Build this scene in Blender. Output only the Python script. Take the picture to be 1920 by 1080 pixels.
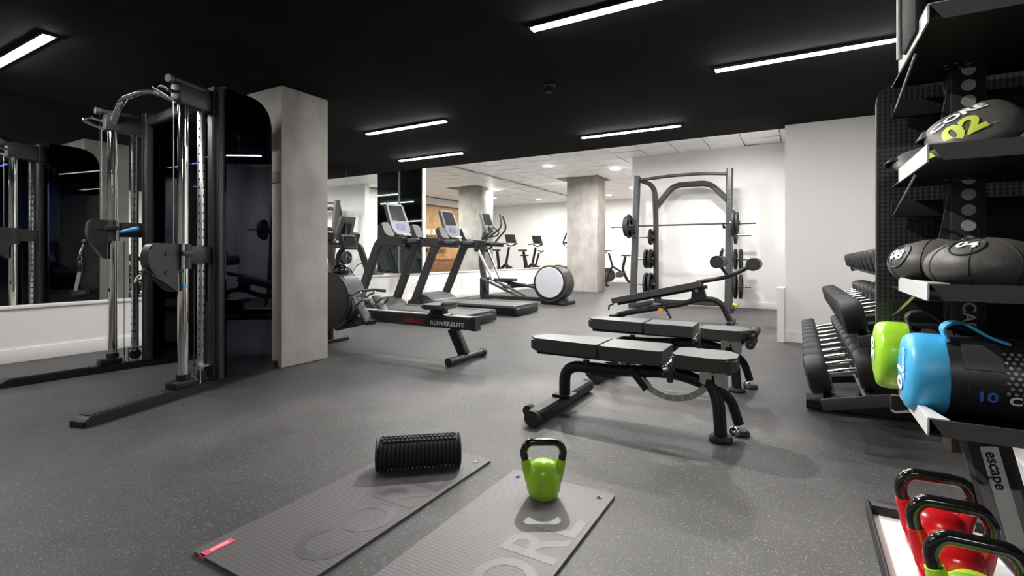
import bpy, bmesh, math, random
from mathutils import Vector, Matrix
R_ = math.radians
PI = math.pi
random.seed(7)
for o in list(bpy.data.objects):
    bpy.data.objects.remove(o)
SC = bpy.context.scene
COL = SC.collection

# ---------------------------------------------------------------- camera, world, exposure
cam_d = bpy.data.cameras.new('camera')
cam = bpy.data.objects.new('camera', cam_d)
COL.objects.link(cam)
cam.location = (0, 0, 1.0)
cam.rotation_euler = (R_(90), 0, R_(30))
cam_d.sensor_width = 36
cam_d.lens = 36 * 932 / 1920
cam_d.shift_y = -62 / 1920
cam_d.clip_start = 0.02
SC.camera = cam
SC.view_settings.view_transform = 'Standard'
SC.view_settings.look = 'None'
SC.view_settings.gamma = 1
SC.view_settings.use_curve_mapping = False
SC.view_settings.exposure = 0.75
W = bpy.data.worlds.new('world')
SC.world = W
W.use_nodes = True
W.node_tree.nodes['Background'].inputs[0].default_value = (0.9, 0.95, 1, 1)
W.node_tree.nodes['Background'].inputs[1].default_value = 0.25
STRIP_E = 112.0      # black-ceiling strip lights
DOWN_E = 590.0       # downlights of the tiled ceiling
SC.cycles.max_bounces = 10
SC.cycles.diffuse_bounces = 5
SC.cycles.glossy_bounces = 6
SC.cycles.transparent_max_bounces = 12
SC.cycles.sample_clamp_indirect = 8
SC.cycles.use_denoising = True

# ---------------------------------------------------------------- materials
MATS = {}
def mat(name, col, rough=0.5, metal=0.0, var=0.06, scale=30.0, bump=0.0, bscale=200.0, emit=None, spec=0.5, coat=0.0):
    if name in MATS:
        return MATS[name]
    m = bpy.data.materials.new(name)
    m.use_nodes = True
    nt = m.node_tree
    b = nt.nodes['Principled BSDF']
    b.inputs['Roughness'].default_value = rough
    b.inputs['Metallic'].default_value = metal
    b.inputs['Specular IOR Level'].default_value = spec
    b.inputs['Coat Weight'].default_value = coat
    b.inputs['Coat Roughness'].default_value = 0.28 if name == 'black_vinyl' else 0.05
    tc = nt.nodes.new('ShaderNodeTexCoord')
    nz = nt.nodes.new('ShaderNodeTexNoise')
    nz.inputs['Scale'].default_value = scale
    nz.inputs['Detail'].default_value = 4
    nt.links.new(tc.outputs['Object'], nz.inputs['Vector'])
    rp = nt.nodes.new('ShaderNodeValToRGB')
    c0 = [max(0, c * (1 - var)) for c in col[:3]]
    c1 = [min(1, c * (1 + var)) for c in col[:3]]
    rp.color_ramp.elements[0].position = 0.3
    rp.color_ramp.elements[1].position = 0.7
    rp.color_ramp.elements[0].color = (*c0, 1)
    rp.color_ramp.elements[1].color = (*c1, 1)
    nt.links.new(nz.outputs['Fac'], rp.inputs['Fac'])
    nt.links.new(rp.outputs['Color'], b.inputs['Base Color'])
    if bump:
        n2 = nt.nodes.new('ShaderNodeTexNoise')
        n2.inputs['Scale'].default_value = bscale
        bp = nt.nodes.new('ShaderNodeBump')
        bp.inputs['Strength'].default_value = bump
        bp.inputs['Distance'].default_value = 0.002
        nt.links.new(tc.outputs['Object'], n2.inputs['Vector'])
        nt.links.new(n2.outputs['Fac'], bp.inputs['Height'])
        nt.links.new(bp.outputs['Normal'], b.inputs['Normal'])
    if emit:
        b.inputs['Emission Color'].default_value = (*col[:3], 1)
        b.inputs['Emission Strength'].default_value = emit
    MATS[name] = m
    return m

def nodes_of(m):
    return m.node_tree, m.node_tree.nodes, m.node_tree.links, m.node_tree.nodes['Principled BSDF']

def math_node(nt, op, a, b=None):
    n = nt.nodes.new('ShaderNodeMath')
    n.operation = op
    for i, v in enumerate((a, b)):
        if v is None: continue
        if isinstance(v, (int, float)): n.inputs[i].default_value = v
        else: nt.links.new(v, n.inputs[i])
    return n.outputs[0]

def mix_col(nt, fac, a, b):
    n = nt.nodes.new('ShaderNodeMix')
    n.data_type = 'RGBA'
    for s, v in ((0, fac), (6, a), (7, b)):
        if isinstance(v, (int, float)): n.inputs[s].default_value = v
        elif isinstance(v, tuple): n.inputs[s].default_value = (*v[:3], 1)
        else: nt.links.new(v, n.inputs[s])
    return n.outputs[2]

BLACK = mat('black_powder_coat', (0.014, 0.014, 0.015), 0.45, var=0.1, bump=0.05, bscale=400, spec=0.35)
GRAPH = mat('graphite_powder_coat', (0.036, 0.036, 0.038), 0.42, var=0.08, bump=0.05, bscale=400)
DGREY = mat('dark_grey_plastic', (0.035, 0.035, 0.036), 0.45, var=0.1)
VINYL = mat('black_vinyl', (0.045, 0.045, 0.046), 0.46, var=0.12, bump=0.04, bscale=300, spec=0.6, coat=0.08)
RUBBER = mat('black_rubber', (0.02, 0.02, 0.02), 0.6, var=0.15, bump=0.1)
FOAM = mat('black_foam', (0.018, 0.018, 0.018), 0.75, var=0.2, bump=0.3, bscale=150)
CHROME = mat('chrome', (0.82, 0.82, 0.8), 0.08, 1.0, var=0.02)
STEEL = mat('brushed_steel', (0.62, 0.62, 0.61), 0.25, 1.0, var=0.06)
SILVER = mat('silver_plastic', (0.095, 0.095, 0.098), 0.4, 0.2, var=0.05)
LSILVER = mat('light_silver_plastic', (0.5, 0.5, 0.545), 0.4, 0.0, var=0.03)
SCREEN = mat('dark_screen', (0.02, 0.022, 0.026), 0.12, var=0.1)
BLUE = mat('blue_plastic', (0.06, 0.4, 0.75), 0.35, var=0.08)
WHITEP = mat('white_print', (0.85, 0.85, 0.85), 0.5, var=0.02)
GREYP = mat('grey_print', (0.3, 0.3, 0.31), 0.5, var=0.05)
RED = mat('red_vinyl', (0.62, 0.012, 0.018), 0.22, var=0.1, coat=0.4)
REDP = mat('red_print', (0.6, 0.02, 0.03), 0.5, var=0.05)
LIME = mat('lime_vinyl', (0.36, 0.68, 0.03), 0.25, var=0.07, coat=0.3)
GLOSSB = mat('gloss_black_enamel', (0.008, 0.008, 0.008), 0.12, var=0.1, coat=0.6)
CEIL = mat('black_ceiling_paint', (0.009, 0.009, 0.0092), 0.95, var=0.25, scale=2.0, spec=0.1)
PAINT = mat('white_wall_paint', (0.85, 0.832, 0.822), 0.6, var=0.012, scale=3.0, spec=0.25)
TRIM = mat('white_gloss_trim', (0.84, 0.82, 0.81), 0.4, var=0.01, spec=0.4)
TILE = mat('ceiling_tile_white', (0.9, 0.895, 0.885), 0.4, var=0.07, scale=1.7, bump=0.1)
TILEGAP = mat('tile_grid_grey', (0.22, 0.22, 0.22), 0.7, var=0.05)
WOOD = mat('oak_veneer', (0.58, 0.34, 0.14), 0.5, var=0.16, scale=6)
WOOD2 = mat('walnut_cabinet', (0.22, 0.09, 0.035), 0.45, var=0.2, scale=8)
TOWEL = mat('white_towel', (0.8, 0.8, 0.78), 0.9, var=0.03, bump=0.5, bscale=120)
STRIPM = mat('strip_diffuser', (1.0, 0.985, 0.96), 0.5, var=0.0, emit=STRIP_E)
DOWNM = mat('downlight_diffuser', (1.0, 0.985, 0.96), 0.5, var=0.0, emit=DOWN_E)
PLATEW = mat('white_gloss_steel', (0.85, 0.85, 0.85), 0.25, var=0.02, coat=0.4)
YELLOWP = mat('lime_print', (0.55, 0.68, 0.08), 0.5, var=0.05)
BLUEP = mat('blue_print', (0.05, 0.2, 0.62), 0.5, var=0.05)
CYAN = mat('cyan_vinyl', (0.055, 0.42, 0.74), 0.4, var=0.06)
BAGB = mat('black_bag_vinyl', (0.02, 0.02, 0.022), 0.42, var=0.15, bump=0.3, bscale=60)
BALL = mat('grey_ball_leather', (0.082, 0.078, 0.074), 0.5, var=0.12, scale=50, bump=0.25, bscale=250)
PINK = mat('red_tag', (0.75, 0.09, 0.16), 0.55, var=0.05)
GOLD = mat('yellow_band', (0.75, 0.45, 0.05), 0.5, var=0.05)
ORANGE = mat('orange_knob', (0.9, 0.35, 0.05), 0.4, var=0.05)

MIRROR = mat('mirror_silvering', (0.87, 0.9, 0.875), 0.0, 1.0, var=0.0)
DMIRROR = mat('dark_tinted_mirror', (0.42, 0.5, 0.5), 0.02, 1.0, var=0.0)

def floor_mat():
    m = mat('speckled_rubber_floor', (0.1, 0.1, 0.1), 0.5, spec=0.35)
    nt, N, L, b = nodes_of(m)
    tc = N.new('ShaderNodeTexCoord')
    v = N.new('ShaderNodeTexVoronoi'); v.inputs['Scale'].default_value = 150
    nz = N.new('ShaderNodeTexNoise'); nz.inputs['Scale'].default_value = 3; nz.inputs['Detail'].default_value = 6
    n2 = N.new('ShaderNodeTexNoise'); n2.inputs['Scale'].default_value = 260; n2.inputs['Detail'].default_value = 3
    for n in (v, nz, n2): L.new(tc.outputs['Object'], n.inputs['Vector'])
    sep = N.new('ShaderNodeSeparateColor'); L.new(v.outputs['Color'], sep.inputs[0])
    size = math_node(nt, 'MULTIPLY', sep.outputs[0], 0.5)
    near = math_node(nt, 'LESS_THAN', v.outputs['Distance'], size)
    few = math_node(nt, 'GREATER_THAN', sep.outputs[1], 0.42)
    fac = math_node(nt, 'MULTIPLY', near, few)
    fac = math_node(nt, 'MULTIPLY', fac, 0.5)
    rp = N.new('ShaderNodeValToRGB')
    rp.color_ramp.elements[0].position = 0.3; rp.color_ramp.elements[0].color = (0.052, 0.0505, 0.050, 1)
    rp.color_ramp.elements[1].position = 0.75; rp.color_ramp.elements[1].color = (0.082, 0.0795, 0.079, 1)
    L.new(nz.outputs['Fac'], rp.inputs['Fac'])
    rp2 = N.new('ShaderNodeValToRGB')
    rp2.color_ramp.elements[0].position = 0.35; rp2.color_ramp.elements[0].color = (0.72, 0.72, 0.72, 1)
    rp2.color_ramp.elements[1].position = 0.65; rp2.color_ramp.elements[1].color = (1.2, 1.2, 1.2, 1)
    L.new(n2.outputs['Fac'], rp2.inputs['Fac'])
    mu = N.new('ShaderNodeMix'); mu.data_type = 'RGBA'; mu.blend_type = 'MULTIPLY'; mu.inputs[0].default_value = 1
    L.new(rp.outputs[0], mu.inputs[6]); L.new(rp2.outputs[0], mu.inputs[7])
    c = mix_col(nt, fac, mu.outputs[2], (0.25, 0.24, 0.237))
    L.new(c, b.inputs['Base Color'])
    bp = N.new('ShaderNodeBump'); bp.inputs['Strength'].default_value = 0.25; bp.inputs['Distance'].default_value = 0.002
    L.new(n2.outputs['Fac'], bp.inputs['Height']); L.new(bp.outputs[0], b.inputs['Normal'])
    return m
FLOOR = floor_mat()

def concrete_mat():
    m = mat('board_marked_concrete', (0.4, 0.4, 0.4), 0.75, spec=0.25)
    nt, N, L, b = nodes_of(m)
    tc = N.new('ShaderNodeTexCoord')
    mp = N.new('ShaderNodeMapping'); mp.inputs['Scale'].default_value = (5, 5, 0.8)
    L.new(tc.outputs['Object'], mp.inputs['Vector'])
    n1 = N.new('ShaderNodeTexNoise'); n1.inputs['Scale'].default_value = 1.6; n1.inputs['Detail'].default_value = 6
    L.new(mp.outputs[0], n1.inputs['Vector'])
    n2 = N.new('ShaderNodeTexNoise'); n2.inputs['Scale'].default_value = 3.0; n2.inputs['Detail'].default_value = 8
    L.new(tc.outputs['Object'], n2.inputs['Vector'])
    n3 = N.new('ShaderNodeTexNoise'); n3.inputs['Scale'].default_value = 120
    L.new(tc.outputs['Object'], n3.inputs['Vector'])
    f = math_node(nt, 'ADD', math_node(nt, 'MULTIPLY', n1.outputs['Fac'], 0.35), math_node(nt, 'MULTIPLY', n2.outputs['Fac'], 0.65))
    rp = N.new('ShaderNodeValToRGB')
    rp.color_ramp.elements[0].position = 0.36; rp.color_ramp.elements[0].color = (0.40, 0.375, 0.345, 1)
    rp.color_ramp.elements[1].position = 0.62; rp.color_ramp.elements[1].color = (0.56, 0.535, 0.505, 1)
    L.new(f, rp.inputs['Fac'])
    L.new(rp.outputs[0], b.inputs['Base Color'])
    bp = N.new('ShaderNodeBump'); bp.inputs['Strength'].default_value = 0.2; bp.inputs['Distance'].default_value = 0.004
    L.new(n3.outputs['Fac'], bp.inputs['Height']); L.new(bp.outputs[0], b.inputs['Normal'])
    return m
CONC = concrete_mat()

def dots_mat(name, base, dot, scale, rad, rough=0.5, metal=0, bump=0.6):
    """regular grid of dimples (Object x/y/z picked by the face normal)"""
    m = mat(name, base, rough, metal)
    nt, N, L, b = nodes_of(m)
    tc = N.new('ShaderNodeTexCoord')
    v = N.new('ShaderNodeTexVoronoi'); v.inputs['Scale'].default_value = scale; v.inputs['Randomness'].default_value = 0
    L.new(tc.outputs['Object'], v.inputs['Vector'])
    d = math_node(nt, 'LESS_THAN', v.outputs['Distance'], rad)
    c = mix_col(nt, d, base, dot)
    L.new(c, b.inputs['Base Color'])
    bp = N.new('ShaderNodeBump'); bp.inputs['Strength'].default_value = bump; bp.inputs['Distance'].default_value = 0.003
    L.new(v.outputs['Distance'], bp.inputs['Height']); L.new(bp.outputs[0], b.inputs['Normal'])
    return m
PERF = dots_mat('perforated_black_steel', (0.035, 0.035, 0.037), (0.015, 0.015, 0.016), 75, 0.32, 0.5)
MATF = dots_mat('dimpled_grey_foam', (0.15, 0.142, 0.145), (0.105, 0.1, 0.102), 62, 0.3, 0.55)
MATG = dots_mat('dimpled_dark_foam', (0.10, 0.096, 0.097), (0.066, 0.063, 0.064), 62, 0.3, 0.55)
MATL = mat('smooth_grey_foam', (0.168, 0.16, 0.163), 0.5, var=0.05)
MATD = mat('smooth_dark_foam', (0.082, 0.079, 0.08), 0.42, var=0.05)

def tint_mat():
    m = bpy.data.materials.new('smoked_acrylic'); m.use_nodes = True
    nt = m.node_tree; N = nt.nodes; L = nt.links
    for n in list(N): N.remove(n)
    out = N.new('ShaderNodeOutputMaterial')
    tr = N.new('ShaderNodeBsdfTransparent'); tr.inputs[0].default_value = (0.17, 0.19, 0.27, 1)
    gl = N.new('ShaderNodeBsdfGlossy'); gl.inputs['Roughness'].default_value = 0.01; gl.inputs[0].default_value = (0.9, 0.93, 1, 1)
    fr = N.new('ShaderNodeFresnel'); fr.inputs[0].default_value = 1.3
    tc = N.new('ShaderNodeTexCoord'); nz = N.new('ShaderNodeTexNoise'); nz.inputs['Scale'].default_value = 1.5
    L.new(tc.outputs['Object'], nz.inputs['Vector'])
    bp = N.new('ShaderNodeBump'); bp.inputs['Strength'].default_value = 0.02; bp.inputs['Distance'].default_value = 0.01
    L.new(nz.outputs['Fac'], bp.inputs['Height']); L.new(bp.outputs[0], gl.inputs['Normal'])
    mx = N.new('ShaderNodeMixShader')
    L.new(fr.outputs[0], mx.inputs[0]); L.new(tr.outputs[0], mx.inputs[1]); L.new(gl.outputs[0], mx.inputs[2])
    L.new(mx.outputs[0], out.inputs[0])
    return m
TINT = tint_mat()
BRONZE = mat('navy_gloss_plastic', (0.012, 0.013, 0.022), 0.22, var=0.1)

# ---------------------------------------------------------------- mesh helpers
def frame_of(d, up=Vector((0, 0, 1))):
    d = d.normalized()
    if abs(d.dot(up)) > 0.98: up = Vector((0, 1, 0))
    s = d.cross(up).normalized()
    return s, s.cross(d).normalized()

class MB:
    def __init__(s): s.b = bmesh.new()
    def ins(s, vs, fs, M=None):
        bv = [s.b.verts.new((M @ Vector(v)) if M else v) for v in vs]
        for f in fs:
            try: s.b.faces.new([bv[i] for i in f])
            except ValueError: pass
        return bv
    def box(s, c, d, bev=0.0, rz=0.0, M=None, seg=2):
        x, y, z = [q / 2 for q in d]
        t = bmesh.new()
        bv = [t.verts.new(v) for v in ((-x,-y,-z),(x,-y,-z),(x,y,-z),(-x,y,-z),(-x,-y,z),(x,-y,z),(x,y,z),(-x,y,z))]
        for f in ((3,2,1,0),(4,5,6,7),(0,1,5,4),(1,2,6,5),(2,3,7,6),(3,0,4,7)): t.faces.new([bv[i] for i in f])
        if bev: bmesh.ops.bevel(t, geom=t.edges[:], offset=bev, segments=seg, affect='EDGES', profile=0.5)
        T = Matrix.Translation(c) @ Matrix.Rotation(rz, 4, 'Z')
        if M: T = Matrix.Translation(c) @ M
        s.merge(t, T); return s
    def merge(s, t, T=None):
        m = bpy.data.meshes.new('tmp'); 
        if T: bmesh.ops.transform(t, matrix=T, verts=t.verts[:])
        t.to_mesh(m); t.free(); s.b.from_mesh(m); bpy.data.meshes.remove(m)
    def cyl(s, p0, p1, r0, r1=None, n=16, cap=True):
        r1 = r0 if r1 is None else r1
        p0, p1 = Vector(p0), Vector(p1)
        u, v = frame_of(p1 - p0)
        vs = []
        for p, r in ((p0, r0), (p1, r1)):
            for i in range(n):
                a = 2 * PI * i / n
                vs.append(p + u * (r * math.cos(a)) + v * (r * math.sin(a)))
        fs = [(i, (i + 1) % n, n + (i + 1) % n, n + i) for i in range(n)]
        if cap: fs += [tuple(range(n - 1, -1, -1)), tuple(range(n, 2 * n))]
        s.ins(vs, fs); return s
    def sweep(s, pts, prof, up=(0, 0, 1), closed=False, cap=True, scl=None):
        """prof: list of (side, up) offsets carried along the path"""
        pts = [Vector(p) for p in pts]; n = len(prof); vs = []; up = Vector(up)
        N = len(pts); pu = None
        for i, p in enumerate(pts):
            if closed: d = pts[(i + 1) % N] - pts[i - 1]
            elif i == 0: d = pts[1] - p
            elif i == N - 1: d = p - pts[-2]
            else: d = (pts[i + 1] - p).normalized() + (p - pts[i - 1]).normalized()
            d = d.normalized()
            if pu is None:
                a, b = frame_of(d, up)
            else:
                a = d.cross(pu)
                if a.length < 1e-6: a, b = frame_of(d, up)
                else: a = a.normalized(); b = a.cross(d).normalized()
            pu = b
            k = scl[i] if scl else 1.0
            for (q, w) in prof: vs.append(p + a * q * k + b * w * k)
        fs = []
        for i in range(N if closed else N - 1):
            j = (i + 1) % N
            for k in range(n):
                l = (k + 1) % n
                fs.append((i * n + k, i * n + l, j * n + l, j * n + k))
        if cap and not closed:
            fs += [tuple(range(n - 1, -1, -1)), tuple((N - 1) * n + k for k in range(n))]
        s.ins(vs, fs); return s
    def tube(s, pts, r, n=12, closed=False, scl=None):
        return s.sweep(pts, [(r * math.cos(2 * PI * i / n), r * math.sin(2 * PI * i / n)) for i in range(n)], closed=closed, scl=scl)
    def bar(s, pts, w, h, up=(0, 0, 1), c=None):
        c = min(w, h) * 0.18 if c is None else c
        w /= 2; h /= 2
        return s.sweep(pts, [(-w + c, -h), (w - c, -h), (w, -h + c), (w, h - c), (w - c, h), (-w + c, h), (-w, h - c), (-w, -h + c)], up=up)
    def lathe(s, prof, M=None, n=32):
        """prof: (radius, z)"""
        vs = []; fs = []
        for (r, z) in prof:
            for i in range(n):
                a = 2 * PI * i / n
                vs.append((r * math.cos(a), r * math.sin(a), z))
        for k in range(len(prof) - 1):
            for i in range(n):
                j = (i + 1) % n
                fs.append((k * n + i, k * n + j, (k + 1) * n + j, (k + 1) * n + i))
        if prof[0][0] > 1e-4: fs.append(tuple(range(n - 1, -1, -1)))
        if prof[-1][0] > 1e-4: fs.append(tuple((len(prof) - 1) * n + i for i in range(n)))
        s.ins(vs, fs, M); return s
    def prism(s, poly, t, M=None, bev=0.0):
        """poly in local x/y extruded along z by +-t/2"""
        b = bmesh.new(); n = len(poly)
        lo = [b.verts.new((x, y, -t / 2)) for x, y in poly]; hi = [b.verts.new((x, y, t / 2)) for x, y in poly]
        b.faces.new(lo[::-1]); b.faces.new(hi)
        for i in range(n):
            j = (i + 1) % n; b.faces.new((lo[i], lo[j], hi[j], hi[i]))
        if bev:
            es = [e for e in b.edges if abs(e.verts[0].co.z - e.verts[1].co.z) < 1e-6]
            bmesh.ops.bevel(b, geom=es, offset=bev, segments=2, affect='EDGES')
        s.merge(b, M); return s
    def ball(s, c, r, sc=(1, 1, 1), n=24, M=None):
        t = bmesh.new(); bmesh.ops.create_uvsphere(t, u_segments=n, v_segments=max(8, n // 2), radius=r)
        T = Matrix.Translation(c) @ (M or Matrix.Identity(4)) @ Matrix.Diagonal((*sc, 1))
        s.merge(t, T); return s
    def xf(s, M):
        bmesh.ops.transform(s.b, matrix=M, verts=s.b.verts[:]); return s
    def mesh(s, name, m, ang=38):
        bmesh.ops.remove_doubles(s.b, verts=s.b.verts[:], dist=1e-6)
        bmesh.ops.recalc_face_normals(s.b, faces=s.b.faces[:])
        me = bpy.data.meshes.new(name); s.b.to_mesh(me); s.b.free()
        me.materials.append(m)
        me.polygons.foreach_set('use_smooth', [True] * len(me.polygons))
        me.set_sharp_from_angle(angle=R_(ang))
        return me
    def build(s, name, m, parent=None, loc=None, label=None, rz=0, ang=38):
        return put(name, s.mesh(name, m, ang), parent, loc, label, rz)

def put(name, me, parent=None, loc=None, label=None, rz=0):
    o = bpy.data.objects.new(name, me); COL.objects.link(o)
    if loc is not None: o.location = loc
    if rz: o.rotation_euler.z = rz
    if parent: o.parent = parent
    if label: o['label'] = label
    return o

def thing(name, label, cat, loc=(0, 0, 0), rz=0, group=None):
    o = bpy.data.objects.new(name, None); COL.objects.link(o)
    o.location = loc; o.rotation_euler.z = rz; o.empty_display_size = 0.1
    return tag(o, label, cat, group)
def tag(o, label, cat, group=None):
    o['label'] = label; o['category'] = cat
    if group: o['group'] = group
    return o
def struct(o):
    o['kind'] = 'structure'; return o
def dup(root, loc, rz=0, label=None, group=None):
    r = root.copy(); COL.objects.link(r); r.location = loc; r.rotation_euler.z = rz
    if label: r['label'] = label
    if group: r['group'] = group
    for ch in list(root.children):
        c = ch.copy(); COL.objects.link(c); c.parent = r
        for g in list(ch.children):
            d = g.copy(); COL.objects.link(d); d.parent = c
    return r

def fillet(pts, rad, n=6):
    pts = [Vector(p) for p in pts]; out = [pts[0]]
    for i in range(1, len(pts) - 1):
        a, p, b = pts[i - 1], pts[i], pts[i + 1]
        r = rad[i - 1] if isinstance(rad, (list, tuple)) else rad
        d0 = (a - p); d1 = (b - p)
        r = min(r, d0.length * 0.49, d1.length * 0.49)
        q0 = p + d0.normalized() * r; q1 = p + d1.normalized() * r
        for k in range(n + 1):
            t = k / n
            out.append(q0 * (1 - t) ** 2 + p * 2 * t * (1 - t) + q1 * t * t)
    out.append(pts[-1]); return out

def fil2(poly, rads, n=5):
    """round the corners of a closed 2-d polygon"""
    out = []; N = len(poly)
    for i, p in enumerate(poly):
        r = rads[i] if isinstance(rads, (list, tuple)) else rads
        P = Vector((*p, 0)); a = Vector((*poly[i - 1], 0)) - P; b = Vector((*poly[(i + 1) % N], 0)) - P
        if r <= 0: out.append(p); continue
        r = min(r, a.length * 0.49, b.length * 0.49)
        q0 = P + a.normalized() * r; q1 = P + b.normalized() * r
        for k in range(n + 1):
            t = k / n; v = q0 * (1 - t) ** 2 + P * 2 * t * (1 - t) + q1 * t * t
            out.append((v.x, v.y))
    return out

def text(name, s, size, m, parent, M, warp=None, depth=0.0006, bold=0.0, xs=1.0, label=None, align='LEFT', sub=False):
    c = bpy.data.curves.new('t', 'FONT'); c.body = s; c.size = size; c.extrude = depth; c.offset = bold; c.align_x = align
    c.resolution_u = 3
    o = bpy.data.objects.new('t', c); COL.objects.link(o)
    bpy.context.view_layer.update()
    me = bpy.data.meshes.new_from_object(o.evaluated_get(bpy.context.evaluated_depsgraph_get()))
    bpy.data.objects.remove(o)
    if xs != 1.0: me.transform(Matrix.Diagonal((xs, 1, 1, 1)))
    if sub:
        b = bmesh.new(); b.from_mesh(me)
        bmesh.ops.triangulate(b, faces=b.faces[:])
        for _ in range(2):
            bmesh.ops.subdivide_edges(b, edges=[e for e in b.edges if e.calc_length() > size * 0.15], cuts=1, use_grid_fill=False)
            bmesh.ops.triangulate(b, faces=b.faces[:])
        b.to_mesh(me); b.free()
    if warp:
        for v in me.vertices: v.co = warp(v.co)
    if M is not None: me.transform(M)
    me.name = name; me.materials.clear(); me.materials.append(m)
    return put(name, me, parent, label=label)

def MX(origin, xdir, ydir):
    """matrix whose local x / y point along xdir / ydir"""
    x = Vector(xdir).normalized(); y = Vector(ydir).normalized(); z = x.cross(y)
    return Matrix(((x.x, y.x, z.x, origin[0]), (x.y, y.y, z.y, origin[1]), (x.z, y.z, z.z, origin[2]), (0, 0, 0, 1)))

# ================================================================ SETTING
LX, LB = -6.30, -6.90            # faces of the low wall: near part, far part
YS = 4.10                        # where the near part stops (behind the concrete column)
YE = 6.72                        # end of the black ceiling
YR, XR = 10.30, -3.03            # wall behind the rack, its free end
YF = 17.8                        # far wall
CZ, TZ = 2.5, 3.05
XW = 0.82                        # right wall

struct(MB().box((-1, 7, -0.05), (13.6, 25, 0.1)).build('floor', FLOOR))
struct(MB().box((-0.8, YE - 6.0, CZ + 0.3), (12.4, 12.0, 0.6)).build('ceiling', CEIL))
# tiled ceiling: grid slab plus one panel per tile
grid = struct(MB().box((-3.4, (YE + YF) / 2 + 0.2, TZ + 0.08), (7.4, YF - YE + 0.4, 0.1)).build('ceiling_tiled', TILEGAP))
DL = [(-5.6, 7.9), (-3.8, 7.9), (-2.4, 7.5), (-1.1, 8.3), (-5.0, 10.3), (-3.8, 11.5), (-5.6, 13.3), (-4.4, 15.1), (-5.6, 16.3)]
tm = MB().box((0, 0, 0), (0.584, 0.584, 0.02), 0.004, seg=1).mesh('tile', TILE)
for i in range(12):
    for j in range(19):
        x = -6.58 + i * 0.6; y = YE + 0.3 + j * 0.6
        if y > YR and x > -2.5: continue
        if -5.7 < x < -4.5 and 12.4 < y < 13.5: continue
        t = put('tile', tm, grid, (x, y, TZ + 0.012))
        t.rotation_euler = (R_(random.uniform(-1.6, 1.6)), R_(random.uniform(-1.6, 1.6)), 0)
dm = [MB().lathe([(0.115, 0), (0.115, -0.012), (0.09, -0.012), (0.09, 0.0)], n=20).mesh('rim', TRIM), MB().lathe([(0.0, -0.004), (0.09, -0.004), (0.09, 0.0)], n=20).mesh('diffuser', DOWNM)]
DLAB = ['above the near treadmill', 'left of the squat rack', 'above the squat rack', 'near the white pier', 'above the elliptical trainer',
        'in front of the far column', 'left of the far column', 'behind the far column', 'in the far mirror corner']
for (x, y), w in zip(DL, DLAB):
    t = thing('downlight', 'round recessed downlight in the white tiled ceiling ' + w, 'light', (x, y, TZ - 0.002), 0, 'downlights of the tiled ceiling')
    put('rim', dm[0], t); put('diffuser', dm[1], t)

# left wall: low wall with ledge, mirrors above
wl = struct(MB().box((LX - 0.4, (-5 + YS) / 2, 0.25), (0.8, YS + 5, 0.5)).box((LB - 0.4, (YS + YF) / 2, 0.295), (0.8, YF - YS, 0.59))
    .box((LX - 0.45, (-5 + YS) / 2, 1.6), (0.8, YS + 5, 3.2)).box((LB - 0.45, (YS + YF) / 2, 1.7), (0.8, YF - YS, 3.4)).build('wall_left', PAINT))
struct(MB().box((LX - 0.02, (-5 + YS) / 2, 0.512), (0.075, YS + 5, 0.03), 0.005).build('trim_1', TRIM))
struct(MB().box((LB - 0.02, (YS + YF) / 2, 0.602), (0.075, YF - YS, 0.03), 0.005).build('trim_2', TRIM))
struct(MB().box((LX + 0.008, (-5 + YS) / 2, 0.065), (0.016, YS + 5, 0.13), 0.004).build('baseboard_left', TRIM))
struct(MB().box((LB + 0.008, (YS + YF) / 2, 0.065), (0.016, YF - YS, 0.13), 0.004).build('baseboard_left_far', TRIM))
seam = [-4.95, -2.95, -1.18, 0.58, 2.35, YS - 0.005]
for a, b in zip(seam, seam[1:]):
    put('mirror_panel', MB().box((LX - 0.045, (a + b) / 2, (0.527 + CZ) / 2), (0.012, b - a - 0.004, CZ - 0.53)).mesh('mirror_panel', MIRROR), wl)
seam = [YS + 0.02, 6.15, 8.05, 9.95, 11.85, 13.75, 15.65, YF - 0.02]
for a, b in zip(seam, seam[1:]):
    zt = CZ if b < YE else TZ
    put('mirror_panel', MB().box((LB - 0.045, (a + b) / 2, (0.617 + zt) / 2), (0.012, b - a - 0.004, zt - 0.62)).mesh('mirror_panel', MIRROR), wl)
# mirrored pilaster on the ledge
pil = struct(MB().box((LB + 0.27, 7.55, (0.62 + TZ) / 2), (0.58, 0.09, TZ - 0.62)).build('pilaster', PAINT))
put('mirror_panel', MB().box((LB + 0.13, 7.498, (0.63 + TZ) / 2), (0.275, 0.012, TZ - 0.64)).mesh('mirror_panel', DMIRROR), pil)
put('mirror_panel', MB().box((LB + 0.41, 7.498, (0.63 + TZ) / 2), (0.275, 0.012, TZ - 0.64)).mesh('mirror_panel', DMIRROR), pil)

# walls of the white zone
struct(MB().box(((XR - 0.0) / 2 + 0.2, YR + 0.08, TZ / 2), (-XR + 0.4, 0.16, TZ)).build('wall_back', PAINT))
struct(MB().box(((XR - 0.14) / 2, YR - 0.008, 0.06), (-XR - 0.14, 0.016, 0.12), 0.004).build('baseboard_back', TRIM))
struct(MB().box((-2.42, (YR + 0.161 + YF) / 2, TZ / 2), (0.16, YF - YR - 0.161, TZ)).build('wall_far_right', PAINT))
struct(MB().box((-4.7, YF + 0.08, TZ / 2), (5.0, 0.16, TZ)).build('wall_far', PAINT))
struct(MB().box((-4.97, YF - 0.008, 0.06), (3.84, 0.016, 0.12)).build('baseboard_far', TRIM))
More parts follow.
